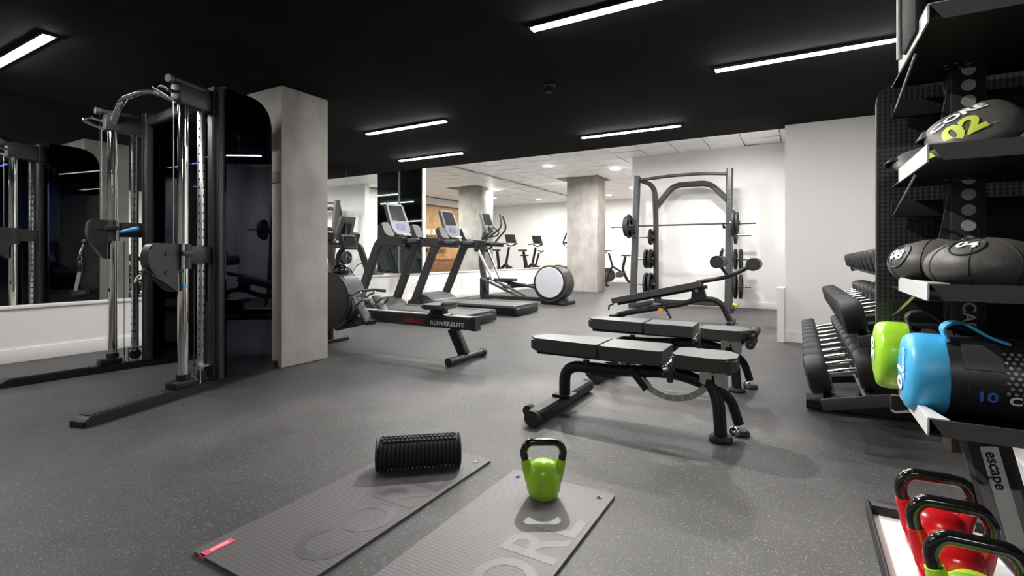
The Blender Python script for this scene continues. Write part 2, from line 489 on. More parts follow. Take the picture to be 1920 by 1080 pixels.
# pier between the alcove and the dumbbell corner
struct(MB().box((0.41, (6.56 + YR) / 2 - 0.001, 1.53), (1.1, YR - 6.56 - 0.002, 3.04)).build('wall_pier', PAINT))
struct(MB().box((-0.18, 6.64, 0.31), (0.075, 0.32, 0.62)).box((0.28, 6.545, 0.06), (0.99, 0.018, 0.12)).build('baseboard_pier', TRIM))
struct(MB().box((XW + 0.08, (2.62 + 6.56) / 2, 1.25), (0.16, 6.56 - 2.62 - 0.004, 2.5)).build('wall_right', PAINT))
struct(MB().box((XW - 0.009, (2.62 + 6.53) / 2, 0.065), (0.018, 6.53 - 2.62, 0.13), 0.004).build('baseboard_right', TRIM))
struct(MB().box((XW + 2.1, 2.70, 1.25), (3.86, 0.14, 2.5)).build('wall_right_return', PAINT))
struct(MB().box((4.9, -1.2, 1.25), (0.16, 7.6, 2.5)).build('wall_right_near', PAINT))
struct(MB().box((-0.7, -5.02, 1.25), (11.2, 0.16, 2.5)).build('wall_near', PAINT))

# concrete columns with board joints
def column(name, x0, x1, y0, y1, z1):
    w = MB().box(((x0 + x1) / 2, (y0 + y1) / 2, z1 / 2), (x1 - x0, y1 - y0, z1), 0.012).build(name, CONC)
    return struct(w)
c1 = column('column', -4.72, -3.95, 2.78, 3.28, CZ)
put('repair_patch', MB().box((-4.115, 2.776, 1.69), (0.3, 0.012, 0.1)).mesh('repair_patch', mat('patched_concrete', (0.3, 0.28, 0.26), 0.8, var=0.2, scale=12)), c1, label='darker rectangular patch on the left face')
column('column_far', -5.54, -4.66, 12.62, 13.25, TZ + 0.07)

# linear lights in the black ceiling
sm = [MB().box((0, 0, 0), (1.22, 0.075, 0.02)).mesh('housing', BLACK), MB().box((0, 0, -0.012), (1.2, 0.048, 0.008)).mesh('diffuser', STRIPM)]
SL = [(-0.92, 2.9, 'crossing the top edge above the near bench'), (0.02, 4.29, 'running towards the storage rack at right'), (-3.99, 4.4, 'just right of the concrete column'),
      (-1.78, 5.9, 'in front of the squat rack'), (-4.85, 5.9, 'nearest the treadmill mirrors'), (-5.0, 1.35, 'at the left edge beyond the cable machine'),
      (-4.6, -0.2, 'to the left behind the viewer'), (0.6, -1.7, 'to the right behind the viewer')]
for x, y, w in SL:
    t = thing('strip_light', 'slim white linear light in the black ceiling, ' + w, 'light', (x, y, CZ - 0.008), 0, 'linear lights of the black ceiling')
    put('housing', sm[0], t); put('diffuser', sm[1], t)
# added lamps with no known fixture: mat shadows, rack brightness; set deep in a barrel
def added_spot(x, y, aim, watts, cone, label):
    t = thing('added_spot', label, 'light', (x, y, CZ - 0.001), 0, 'added ceiling spotlights')
    d = (Vector(aim) - Vector((x, y, CZ))).normalized()
    MB().lathe([(0.045, 0.0), (0.05, -0.012), (0.045, -0.024), (0.0, -0.024)], n=24).build('canopy', BLACK, t)
    MB().lathe([(0.0, -0.02), (0.04, -0.02), (0.044, -0.024), (0.044, -0.07), (0.041, -0.07), (0.041, -0.03), (0.0, -0.03)], None, 24).build('barrel', CEIL, t)
    l = bpy.data.lights.new('lamp', 'SPOT'); l.energy = watts; l.spot_size = R_(cone); l.spot_blend = 0.5; l.shadow_soft_size = 0.012; l.color = (1, 0.97, 0.93)
    o = bpy.data.objects.new('lamp', l); COL.objects.link(o)
    o.location = Vector((x, y, CZ - 0.036)) - Vector((d.x, d.y, 0)).normalized() * 0.025; o.rotation_euler = d.to_track_quat('-Z', 'Y').to_euler()
added_spot(-1.9, 3.95, (-1.1, 1.7, 0), 270, 80, 'small black spotlight in the ceiling, put in to cast shadows on the exercise mats')
added_spot(-1.5, 1.5, (0.4, 1.5, 0.85), 200, 52, 'small black spotlight out of view, put in to brighten the storage rack')

# ================================================================ CABLE MACHINE
def cable_machine():
    root = thing('cable_machine', 'twin-tower cable machine with chrome posts and smoked shrouds beside the concrete column', 'cable machine', (-4.48, 1.95, 0))
    I = Matrix.Translation((4.48, -1.95, 0))
    YZ = lambda x: MX((x, 0, 0), (0, 1, 0), (0, 0, 1))
    def tower(T, zc, far):
        A = I @ T
        def b(mb, name, m, parent=root, label=None, ang=38): return mb.xf(A).build(name, m, parent, label=label, ang=ang)
        # base beam with sloped toe
        b(MB().prism([(-0.70, 0), (0.99, 0), (0.99, 0.05), (0.96, 0.06), (-0.66, 0.06), (-0.70, 0.035)], 0.12, YZ(0), 0.006), 'base_beam', BLACK)
        b(MB().prism([(-0.66, 0), (-0.16, 0), (-0.16, 0.005), (-0.66, 0.005)], 0.075, Matrix.Translation((0, 0, 0.0605)) @ YZ(0)), 'tread_strip', DGREY)
        b(MB().cyl((0, 0, 0.09), (0, 0, 2.12), 0.034, n=28), 'guide_post', CHROME)
        b(MB().box((0, -0.02, 0.085), (0.105, 0.16, 0.05), 0.012).cyl((0, 0, 0.1), (0, 0, 0.15), 0.045, n=20), 'post_foot', BLACK)
        col = b(MB().box((0, 0.155, 1.14), (0.045, 0.035, 2.0), 0.004), 'perforated_column', STEEL)
        hm = MB()
        for k in range(30):
            z = 0.26 + 0.062 * k
            for sx in (-1, 1):
                hm.cyl((sx * 0.0224, 0.155, z), (sx * 0.0232, 0.155, z), 0.0085, n=10)
            hm.cyl((0, 0.1372, z), (0, 0.1364, z), 0.0085, n=10)
        h = b(hm, 'pin_hole', BLACK, col); h['kind'] = 'stuff'
        b(MB().box((0.0, 0.155, 0.18), (0.1, 0.12, 0.012)).box((0.045, 0.1, 0.12), (0.008, 0.008, 0.12)).box((-0.045, 0.1, 0.12), (0.008, 0.008, 0.12)).box((0, 0.1, 0.065), (0.1, 0.012, 0.01)), 'pulley_cage', STEEL)
        b(MB().cyl((-0.012, 0.165, 0.115), (0.012, 0.165, 0.115), 0.045, n=20), 'floor_pulley', RUBBER)
        # frame upright and shroud
        b(MB().box((0.045, 0.245, 1.165), (0.11, 0.06, 2.21), 0.01).box((0.06, 0.205, 1.165), (0.012, 0.012, 2.2)).box((-0.06, 0.205, 1.165), (0.012, 0.012, 2.2)), 'tower_frame', GRAPH)
        outl = fil2([(0.27, 0.06), (0.76, 0.06), (0.76, 2.275), (0.27, 2.275)], [0, 0, 0.30, 0], 10)
        for sx in (-1, 1):
            b(MB().prism(outl, 0.006, YZ(sx * 0.112)), 'shroud_panel', TINT)
        path = [(0, 0.762, 0.07)] + [(0, y, z) for y, z in fil2([(0.27, 0.06), (0.76, 0.06), (0.76, 2.275), (0.27, 2.275)], [0, 0, 0.30, 0], 10)[2:]]
        b(MB().sweep(path, [(-0.006, -0.112), (0.006, -0.112), (0.006, 0.112), (-0.006, 0.112)], up=(1, 0, 0)), 'shroud_rim', BRONZE)
        b(MB().prism(fil2([(0.28, 0.065), (0.745, 0.065), (0.745, 0.64), (0.28, 0.64)], [0, 0, 0.06, 0]), 0.2, YZ(0)), 'lower_cover', BRONZE)
        for y in (0.36, 0.52, 0.62):
            b(MB().cyl((0, y, 0.66), (0, y, 2.02), 0.009, n=10), 'guide_rod', CHROME)
        b(MB().box((0, 0.51, 2.04), (0.2, 0.44, 0.05), 0.01), 'top_plate', BLACK)
        wp = MB().box((0, 0, 0), (0.17, 0.3, 0.038), 0.004, seg=1).xf(A.to_3x3().to_4x4()).mesh('weight_plate', BLACK)
        for k in range(4):
            put('weight_plate', wp, root, (A @ Vector((0, 0.52, 0.665 + 0.041 * k))))
        # header beam with chrome end
        hd = b(MB().box((0, 0.11, 2.14), (0.09, 0.34, 0.14), 0.012).box((0, 0.10, 2.225), (0.07, 0.38, 0.03), 0.008), 'header', GRAPH)
        b(MB().cyl((0, -0.085, 2.225), (0, -0.12, 2.225), 0.028, n=18), 'header_cap', SILVER)
        b(MB().tube(fillet([(-0.03, -0.04, 2.15), (-0.03, -0.16, 2.17), (-0.03, -0.2, 2.13), (-0.01, -0.05, 2.08)], 0.035), 0.013), 'header_hook', CHROME)
        b(MB().cyl((0.0, -0.075, zc + 0.1), (0.0, -0.075, 2.08), 0.003, n=8), 'cable', STEEL)
        b(MB().cyl((0.012, 0.08, 0.12), (0.012, 0.08, zc - 0.08), 0.003, n=8), 'cable', RUBBER)
        # sliding carriage
        car = b(MB().cyl((0, 0, zc - 0.08), (0, 0, zc + 0.1), 0.052, n=24).box((0, 0.11, zc + 0.02), (0.075, 0.2, 0.13), 0.01)
                .box((0.055, -0.02, zc + 0.03), (0.03, 0.09, 0.035), 0.006), 'carriage', GRAPH)
        hs = fil2([(-0.29, 0.10), (-0.02, 0.10), (-0.02, -0.1), (-0.075, -0.1), (-0.075, -0.24), (-0.13, -0.22), (-0.29, -0.06)], [0.11, 0.01, 0.01, 0.01, 0.01, 0.03, 0.05])
        if far: hs = [(y * 0.62, z) for y, z in hs]
        p = b(MB().prism(hs, 0.07, Matrix.Translation((0, 0, zc)) @ YZ(0), 0.008), 'pulley_housing', GRAPH)
        for (y, z) in (((-0.16, 0.03), (-0.16, -0.1)) if not far else ((-0.1, 0.03), (-0.1, -0.1))):
            b(MB().cyl((0.034, y, zc + z), (0.042, y, zc + z), 0.014, n=14), 'pivot_bolt', DGREY, p)
        for sx in (1,):
            b(MB().cyl((0.05, -0.05 if not far else 0.02, zc + 0.1), (0.05, -0.05 if not far else 0.02, zc - 0.08), 0.012, n=12), 'pin', CHROME, car)
        if far:
            b(MB().cyl((0.05, 0.03, zc - 0.005), (0.075, 0.15, zc + 0.03), 0.012, 0.022, n=14).ball((0.075, 0.15, zc + 0.03), 0.022, n=14), 'release_lever', BLUE, car, 'blue release lever')
        else:
            b(MB().cyl((0.05, -0.055, zc - 0.2), (0.05, -0.02, zc - 0.2), 0.011, n=12), 'release_lever', BLUE, car, 'small blue release lever')
        # cable stop and snap link
        ce = (0, -0.285 if not far else -0.19, zc - 0.09)
        b(MB().ball(ce, 0.022, n=14), 'cable_stop', RUBBER)
        if far: q = [(0, -0.195, zc - 0.11), (0.012, -0.215, zc - 0.16), (0.0, -0.22, zc - 0.2), (-0.014, -0.215, zc - 0.16)]
        else: q = [(0, -0.29, zc - 0.09), (0.014, -0.33, zc - 0.115), (0.006, -0.36, zc - 0.16), (-0.014, -0.335, zc - 0.13)]
        q = fillet(q + [q[0]], 0.01)[:-1]
        b(MB().tube(q, 0.0055, n=8, closed=True), 'snap_link', STEEL)
        if not far:
            b(MB().tube([(0.03, -0.27, zc - 0.11), (0.045, -0.18, zc - 0.17), (0.05, -0.09, zc - 0.235)], 0.008, n=8), 'pull_strap', BLACK)
        return A
    TN = Matrix.Translation((-3.81, 1.90, 0)) @ Matrix.Rotation(R_(16.4), 4, 'Z')
    TF = Matrix.Translation((-5.154, 2.0, 0)) @ Matrix.Rotation(R_(-4.4), 4, 'Z')
    tower(TN, 0.98, False); tower(TF, 1.20, True)
    pn = TN @ Vector((-0.02, 0.0, 2.1)); pf = TF @ Vector((0.0, 0.0, 2.1))
    MB().tube([I @ p for p in fillet([pf, Vector((pf.x, pf.y, 2.12)), Vector((pf.x + 0.2, pf.y - 0.01, 2.33)), Vector((pn.x - 0.5, pn.y + 0.02, 2.28)), Vector((pn.x, pn.y, 2.10))], [0.02, 0.13, 0.25], 8)], 0.029, n=16).build('pull_up_bar', CHROME, root)
    a = TF @ Vector((0, 0.26, 2.2)); c = TN @ Vector((0, 0.26, 2.2))
    MB().bar([I @ a, I @ c], 0.06, 0.09).build('cross_beam', BLACK, root)
    a = TF @ Vector((0, 0.93, 0.035)); c = TN @ Vector((0, 0.93, 0.035))
    MB().bar([I @ a, I @ c], 0.1, 0.05).build('rear_base_beam', BLACK, root)
    # single handle hanging from the far tower
    e = TF @ Vector((0, -0.22, 0.99))
    h = thing('stirrup_attachment', 'black stirrup handle with webbing straps hanging from the far tower', 'cable attachment', (e.x, e.y, 0.0))
    MB().tube(fillet([(0, 0, 1.0), (0.012, 0, 0.985), (0.012, 0, 0.955), (0, 0, 0.94), (-0.012, 0, 0.955), (-0.012, 0, 0.985), (0, 0, 1.0)], 0.008)[:-1], 0.004, n=8, closed=True).build('ring', STEEL, h)
    MB().box((0, 0, 0.9), (0.03, 0.02, 0.08), 0.004).build('webbing_loop', BLACK, h)
    for s in (-1, 1):
        MB().bar([(0, s * 0.002, 0.87), (0.0, s * 0.08, 0.70)], 0.026, 0.005, up=(0, 1, 0)).build('strap', GRAPH, h)
    g = MB().cyl((0, -0.085, 0.69), (0, 0.085, 0.69), 0.016, n=16).build('grip', BLACK, h)
    for s in (-1, 1):
        MB().cyl((0, s * 0.1, 0.69), (0, s * 0.085, 0.69), 0.024, n=16).build('grip_end', RUBBER, h)
    h.rotation_euler.z = R_(50)
cable_machine()

# ================================================================ ROWING MACHINE
def rower():
    r = thing('rowing_machine', 'long black air rowing machine with silver-topped rail behind the concrete column', 'rowing machine', (-3.6, 3.83, 0))
    # monorail, x from -0.75 to 1.02
    MB().bar([(-0.85, 0, 0.355), (0.985, 0, 0.355)], 0.075, 0.115).build('rail', GRAPH, r)
    MB().box((0.085, 0, 0.418), (1.8, 0.062, 0.012), 0.004).build('rail_track', PLATEW, r, label='bright metal track')
    MB().prism(fil2([(-0.045, -0.065), (0.045, -0.065), (0.045, 0.065), (-0.045, 0.065)], 0.01), 0.05, MX((1.0, 0, 0.36), (0, 1, 0), (0, 0, 1))).build('rail_end_cap', RUBBER, r)
    M = MX((0, -0.0395, 0.325), (1, 0, 0), (0, 0, 1))
    text('lettering', 'ASSAULT', 0.062, REDP, r, Matrix.Translation((0.17, 0, 0)) @ M, bold=0.0025, xs=1.0, label='red lettering')
    text('lettering', 'ROWERELITE', 0.055, WHITEP, r, Matrix.Translation((0.49, 0, 0)) @ M, bold=0.001, xs=1.25, label='white lettering')
    # rear leg and foot
    MB().bar([(0.74, 0, 0.30), (0.87, 0, 0.06)], 0.07, 0.11, up=(1, 0, 0)).build('rear_leg', BLACK, r)
    MB().cyl((0.89, -0.24, 0.04), (0.89, 0.27, 0.04), 0.034, n=18).build('rear_foot', BLACK, r)
    for y in (-0.25, 0.28):
        MB().cyl((0.89, y - 0.025, 0.04), (0.89, y + 0.025, 0.04), 0.04, n=18).build('foot_cap', RUBBER, r)
    # seat
    s = MB().prism(fil2([(-0.13, -0.17), (0.13, -0.15), (0.13, 0.15), (-0.13, 0.17)], 0.07), 0.045, Matrix.Translation((0.58, 0, 0.505)), 0.015).ball((0.69, 0, 0.535), 0.05, (0.7, 2.4, 0.6)).build('seat', VINYL, r)
    MB().box((0.57, 0, 0.455), (0.16, 0.1, 0.075), 0.02).box((0.57, 0, 0.41), (0.2, 0.12, 0.05), 0.015).build('seat_carriage', BLACK, r)
    for x in (0.5, 0.65):
        MB().cyl((x, -0.05, 0.425), (x, 0.05, 0.425), 0.018, n=14).build('roller', STEEL, r)
    # fan housing
    f = MB().cyl((-0.85, -0.12, 0.50), (-0.85, 0.12, 0.50), 0.31, n=40).build('fan_housing', DGREY, r)
    for y in (-0.125, 0.125):
        MB().lathe([(0.29, 0), (0.26, 0.008), (0.06, 0.012), (0.0, 0.012)], MX((-0.85, y, 0.50), (1, 0, 0), (0, 0, 1) if y < 0 else (0, 0, -1)), 36).build('fan_grille', PERF, f)
    MB().prism(fil2([(-0.78, 0.30), (-0.56, 0.30), (-0.52, 0.46), (-0.62, 0.72), (-0.72, 0.80)], 0.06), 0.17, MX((0, 0, 0), (1, 0, 0), (0, 0, 1)), 0.02).build('front_shroud', SILVER, r)
    MB().bar([(-0.98, 0, 0.3), (-0.85, 0, 0.2), (-0.3, 0, 0.33)], 0.07, 0.09).build('lower_frame', GRAPH, r)
    MB().bar([(-0.98, 0, 0.33), (-0.98, 0, 0.05)], 0.06, 0.06).build('front_leg', BLACK, r)
    MB().cyl((-0.98, -0.25, 0.035), (-0.98, 0.25, 0.035), 0.03, n=16).build('front_foot', BLACK, r)
    # monitor arm
    MB().bar(fillet([(-0.84, 0, 0.78), (-0.86, 0, 1.0), (-0.70, 0, 1.12)], 0.06), 0.05, 0.03).build('monitor_arm', BLACK, r)
    mo = MB().box((-0.68, 0, 1.14), (0.045, 0.2, 0.17), 0.012, M=Matrix.Rotation(R_(-20), 4, 'Y')).build('monitor', BLACK, r)
    MB().box((-0.655, 0, 1.15), (0.006, 0.15, 0.11), M=Matrix.Rotation(R_(-20), 4, 'Y')).build('screen', SCREEN, mo)
    MB().ball((-0.80, 0, 0.83), 0.085, (1, 1.3, 0.8)).build('arm_cover', GLOSSB, r)
    # handle resting on its hooks
    MB().tube(fillet([(-0.38, -0.25, 0.585), (-0.42, -0.12, 0.62), (-0.42, 0.12, 0.62), (-0.38, 0.25, 0.6)], 0.05), 0.017, n=12).build('pull_handle', RUBBER, r)
    for s in (-1, 1):
        MB().bar(fillet([(-0.55, s * 0.09, 0.5), (-0.46, s * 0.1, 0.57), (-0.41, s * 0.1, 0.58), (-0.395, s * 0.1, 0.61)], 0.02), 0.02, 0.02).build('handle_hook', STEEL, r)
        # foot plate with strap and heel cup
        fp = MB().box((-0.31, s * 0.14, 0.42), (0.024, 0.12, 0.34), 0.01, M=Matrix.Rotation(R_(-38), 4, 'Y')).build('foot_plate', GRAPH, r)
        MB().tube(fillet([(-0.36, s * 0.14 - 0.07, 0.46), (-0.27, s * 0.14 - 0.06, 0.54), (-0.27, s * 0.14 + 0.06, 0.54), (-0.36, s * 0.14 + 0.07, 0.46)], 0.05), 0.012, n=8).build('foot_strap', SILVER, fp)
        MB().box((-0.19, s * 0.14, 0.315), (0.06, 0.12, 0.02), 0.006, M=Matrix.Rotation(R_(-38), 4, 'Y')).tube(fillet([(-0.27, s * 0.14 - 0.055, 0.33), (-0.17, s * 0.14 - 0.055, 0.30), (-0.17, s * 0.14 + 0.055, 0.30), (-0.27, s * 0.14 + 0.055, 0.33)], 0.03), 0.008, n=8).build('heel_cup', BLACK, fp)
    MB().cyl((-0.31, -0.2, 0.38), (-0.31, 0.2, 0.38), 0.015, n=12).build('footrest_axle', STEEL, r)
rower()

# ================================================================ TREADMILLS
def treadmill():
    t = thing('treadmill', 'grey treadmill with silver console nearer the viewer, rower in front of it', 'treadmill', (-4.95, 5.97, 0), 0, 'treadmills facing the mirror')
    MB().box((0.04, 0, 0.10), (1.9, 0.66, 0.1), 0.02).build('deck', DGREY, t)
    MB().box((0.06, 0, 0.163), (1.84, 0.54, 0.02), 0.006).build('belt', mat('treadmill_belt', (0.105, 0.103, 0.1), 0.5, var=0.08, bump=0.2, bscale=300), t)
    for s in (-1, 1):
        MB().box((0.05, s * 0.355, 0.155), (1.88, 0.13, 0.05), 0.015).build('side_rail', SILVER, t)
        MB().cyl((0.985, s * 0.36, 0.10), (1.0, s * 0.36, 0.10), 0.05, n=16).build('rail_cap', BLACK, t)
        MB().bar(fillet([(-1.07, s * 0.43, 0.17), (-0.57, s * 0.43, 1.215), (-0.1, s * 0.43, 1.20)], 0.13, 8), 0.07, 0.15, up=(-1, 0, 1)).build('upright', GRAPH, t)
        MB().bar([(-0.12, s * 0.43, 1.205), (0.27, s * 0.43, 1.185)], 0.06, 0.075).build('handrail', BLACK, t)
        MB().box((0.1, s * 0.43, 1.205), (0.2, 0.062, 0.07), 0.02).build('handrail_grip', SILVER, t)
        MB().prism(fil2([(-1.2, 0.02), (-0.98, 0.02), (-0.98, 0.2), (-1.05, 0.24), (-1.2, 0.16)], 0.03), 0.1, MX((0, s * 0.43, 0), (1, 0, 0), (0, 0, 1)), 0.01).build('upright_foot', GRAPH, t)
        MB().prism(fil2([(-0.1, -0.13), (0.1, -0.1), (0.08, 0.12), (-0.08, 0.13)], 0.03), 0.09, MX((-0.52, s * 0.35, 1.37), (0, s, 0), (-0.5, 0, 0.87)), 0.015).build('side_pod', mat('pod_grey', (0.045, 0.045, 0.047), 0.4), t)
    MB().box((0.985, 0, 0.075), (0.07, 0.78, 0.11), 0.02).build('rear_cap', BLACK, t)
    MB().prism(fil2([(-1.2, 0.03), (-0.72, 0.03), (-0.7, 0.18), (-0.86, 0.27), (-1.15, 0.30), (-1.2, 0.25)], 0.05), 0.72, MX((0, 0, 0), (1, 0, 0), (0, 0, 1)), 0.03).build('motor_hood', SILVER, t)
    MB().box((-0.52, 0, 1.23), (0.2, 0.8, 0.06), 0.02).build('console_bridge', BLACK, t)
    MB().prism(fil2([(-0.6, 1.22), (-0.48, 1.22), (-0.68, 1.66), (-0.74, 1.66)], 0.02), 0.16, MX((0, 0, 0), (1, 0, 0), (0, 0, 1)), 0.01).build('console_mast', BLACK, t)
    A = MX((-0.62, 0, 1.58), (0, 1, 0), (-0.36, 0, 0.93))
    c = MB().prism(fil2([(-0.16, -0.30), (0.16, -0.30), (0.215, -0.16), (0.19, 0.25), (-0.19, 0.25), (-0.215, -0.16)], [0.08, 0.08, 0.05, 0.03, 0.03, 0.05]), 0.06, A, 0.012).build('console', LSILVER if False else mat('console_silver', (0.11, 0.112, 0.118), 0.4, 0.1, var=0.04), t)
    D = A @ Matrix.Translation((0, 0, 0.032))
    MB().prism(fil2([(-0.155, -0.05), (0.155, -0.05), (0.15, 0.21), (-0.15, 0.21)], 0.01), 0.006, D).build('screen', SCREEN, c)
    MB().prism(fil2([(-0.10, -0.2), (0.10, -0.2), (0.10, -0.1), (-0.10, -0.1)], 0.04), 0.006, D).build('keypad', mat('keypad_blue', (0.03, 0.04, 0.15), 0.4, var=0.2, scale=60), c)
    MB().box((-0.44, 0, 1.32), (0.1, 0.18, 0.035), 0.012).build('reading_rack', LSILVER, t)
    return t
tr = treadmill()
dup(tr, (-4.95, 7.34, 0), 0, 'grey treadmill with silver console farther from the viewer, between its twin and the elliptical')

# ================================================================ ELLIPTICAL
def elliptical():
    r = thing('elliptical_trainer', 'elliptical trainer with large pale round rear drum in front of the far column', 'elliptical', (-5.0, 9.15, 0))
    # rear drum at x 0.65
    MB().cyl((0.68, -0.17, 0.42), (0.68, 0.24, 0.42), 0.36, n=44).build('drum_housing', DGREY, r)
    for y, s in ((-0.19, -1), (0.26, 1)):
        MB().lathe([(0.345, 0), (0.33, 0.02), (0.315, 0.02)], MX((0.68, y - s * 0.022, 0.45), (1, 0, 0), (0, 0, 1) if s < 0 else (0, 0, -1)), 44).build('drum_rim', BLACK, r)
        MB().lathe([(0.315, 0.0), (0.3, 0.02), (0.0, 0.024)], MX((0.68, y - s * 0.01, 0.45), (1, 0, 0), (0, 0, 1) if s < 0 else (0, 0, -1)), 44).build('drum_cover', LSILVER, r, label='pale grey disc')
    MB().box((0.7, 0.03, 0.06), (0.5, 0.3, 0.1), 0.02).box((0.98, 0.03, 0.035), (0.1, 0.62, 0.07), 0.015).build('rear_foot', BLACK, r)
    MB().bar([(-1.05, 0, 0.09), (0.6, 0, 0.09)], 0.12, 0.08).build('base_rail', GRAPH, r)
    MB().box((-1.03, 0, 0.035), (0.1, 0.6, 0.07), 0.015).build('front_foot', BLACK, r)
    for s in (-1, 1):
        MB().bar([(-0.98, s * 0.14, 0.50), (-0.05, s * 0.14, 0.14)], 0.05, 0.05).build('ramp_rail', SILVER, r)
    MB().bar([(-0.98, 0, 0.1), (-0.98, 0, 0.5)], 0.06, 0.3, up=(0, 1, 0)).build('ramp_post', BLACK, r)
    MB().bar(fillet([(-0.95, 0, 0.2), (-1.08, 0, 1.0), (-0.95, 0, 1.5)], 0.2), 0.09, 0.12, up=(1, 0, 0)).build('mast', GRAPH, r)
    for s in (-1, 1):
        dz = 0.10 * s
        MB().bar([(-0.62, s * 0.16, 0.38 - dz), (0.62, s * 0.16, 0.36 + dz * 0.6)], 0.05, 0.05).build('pedal_arm', BLACK, r)
        MB().prism(fil2([(-0.2, -0.08), (0.2, -0.08), (0.2, 0.08), (-0.2, 0.08)], 0.03), 0.05, Matrix.Translation((-0.28, s * 0.19, 0.42 - dz * 0.6)), 0.01).build('pedal', RUBBER, r)
        MB().bar([(-0.62, s * 0.22, 0.36 - dz), (-1.02, s * 0.2, 1.12)], 0.035, 0.05, up=(1, 0, 0)).build('rocker_arm', STEEL, r)
        MB().tube(fillet([(-1.02, s * 0.22, 1.1), (-0.9, s * 0.25, 1.25), (-0.47 - 0.1 * s, s * 0.27, 1.58), (-0.55 - 0.1 * s, s * 0.22, 1.86)], 0.12), 0.02, n=10).build('moving_handlebar', RUBBER, r)
        MB().tube(fillet([(-1.0, s * 0.06, 1.38), (-0.78, s * 0.2, 1.42), (-0.7, s * 0.16, 1.5), (-0.82, s * 0.08, 1.62)], 0.05), 0.016, n=10).build('fixed_handlebar', BLACK, r)
    MB().cyl((-1.05, -0.22, 1.12), (-1.05, 0.22, 1.12), 0.06, n=18).build('pivot_hub', BLACK, r)
    A = MX((-0.90, 0, 1.66), (0, 1, 0), (-0.34, 0, 0.94))
    c = MB().prism(fil2([(-0.14, -0.24), (0.14, -0.24), (0.19, -0.05), (0.18, 0.27), (-0.18, 0.27), (-0.19, -0.05)], 0.03), 0.055, A, 0.01).build('console', MATS['console_silver'], r)
    MB().prism(fil2([(-0.15, -0.02), (0.15, -0.02), (0.145, 0.24), (-0.145, 0.24)], 0.01), 0.006, A @ Matrix.Translation((0, 0, 0.03))).build('screen', SCREEN, c)
    MB().prism(fil2([(-0.09, -0.18), (0.09, -0.18), (0.09, -0.08), (-0.09, -0.08)], 0.02), 0.006, A @ Matrix.Translation((0, 0, 0.03))).build('keypad', SCREEN, c)
elliptical()

# ================================================================ BIKES
def bike(loc, rz, label, console):
    r = thing('exercise_bike', label, 'bike', loc, rz, 'bikes by the far wall')
    for x, w in ((-0.5, 0.5), (0.5, 0.46)):
        MB().cyl((x, -w / 2, 0.03), (x, w / 2, 0.03), 0.028, n=14).build('foot_bar', BLACK, r)
    MB().bar(fillet([(-0.5, 0, 0.05), (-0.3, 0, 0.12), (-0.12, 0, 0.5), (-0.22, 0, 0.95)], 0.12), 0.06, 0.08, up=(1, 0, 0)).build('seat_post', BLACK, r)
    MB().bar(fillet([(-0.14, 0, 0.4), (0.25, 0, 0.62), (0.45, 0, 0.06)], 0.1), 0.06, 0.08, up=(1, 0, 1)).build('main_frame', BLACK, r)
    MB().bar([(0.2, 0, 0.55), (0.36, 0, 1.06)], 0.05, 0.06, up=(1, 0, 0)).build('stem', BLACK, r)
    w = MB().cyl((0.38, -0.02, 0.32), (0.38, 0.02, 0.32), 0.24, n=36).build('flywheel', GRAPH, r)
    MB().cyl((0.38, -0.026, 0.32), (0.38, 0.026, 0.32), 0.12, n=24).build('flywheel_hub', SILVER, w)
    MB().prism(fil2([(-0.18, 0.26), (0.1, 0.24), (0.1, 0.42), (-0.18, 0.44)], 0.08), 0.07, MX((0, 0.06, 0), (1, 0, 0), (0, 0, 1)), 0.01).build('chain_guard', SILVER, r)
    MB().prism(fil2([(-0.16, -0.1), (-0.1, -0.11), (0.14, -0.03), (0.14, 0.03), (-0.1, 0.11), (-0.16, 0.1)], 0.03), 0.05, Matrix.Translation((-0.22, 0, 0.98)), 0.012).build('saddle', VINYL, r)
    MB().tube(fillet([(0.30, -0.2, 1.14), (0.48, -0.2, 1.16), (0.44, -0.05, 1.09), (0.44, 0.05, 1.09), (0.48, 0.2, 1.16), (0.30, 0.2, 1.14)], 0.05), 0.016, n=10).build('handlebar', RUBBER, r)
    for s in (-1, 1):
        cr = MB().bar([(0, s * 0.11, 0.33), (s * 0.13, s * 0.11, 0.33 - s * 0.1)], 0.02, 0.03, up=(0, 1, 0)).build('crank', STEEL, r)
        MB().box((s * 0.13, s * 0.16, 0.33 - s * 0.1), (0.1, 0.09, 0.025), 0.008).build('pedal', BLACK, cr)
    if console: r.scale = (1.18, 1.18, 1.18)
    if console:
        c = MB().box((0.43, 0, 1.28), (0.03, 0.32, 0.24), 0.01, M=Matrix.Rotation(R_(-20), 4, 'Y')).build('console', BLACK, r)
        MB().box((0.412, 0, 1.286), (0.01, 0.28, 0.2), M=Matrix.Rotation(R_(-20), 4, 'Y')).build('screen', SCREEN, c)
bike((-5.25, 16.3, 0), R_(180), 'black indoor cycle seen right of the far concrete column', False)
bike((-5.55, 13.75, 0), R_(205), 'black indoor cycle with dark screen hidden behind the far column, nearer of two', True)
bike((-5.85, 15.0, 0), R_(205), 'black indoor cycle with dark screen hidden behind the far column, farther of two', True)

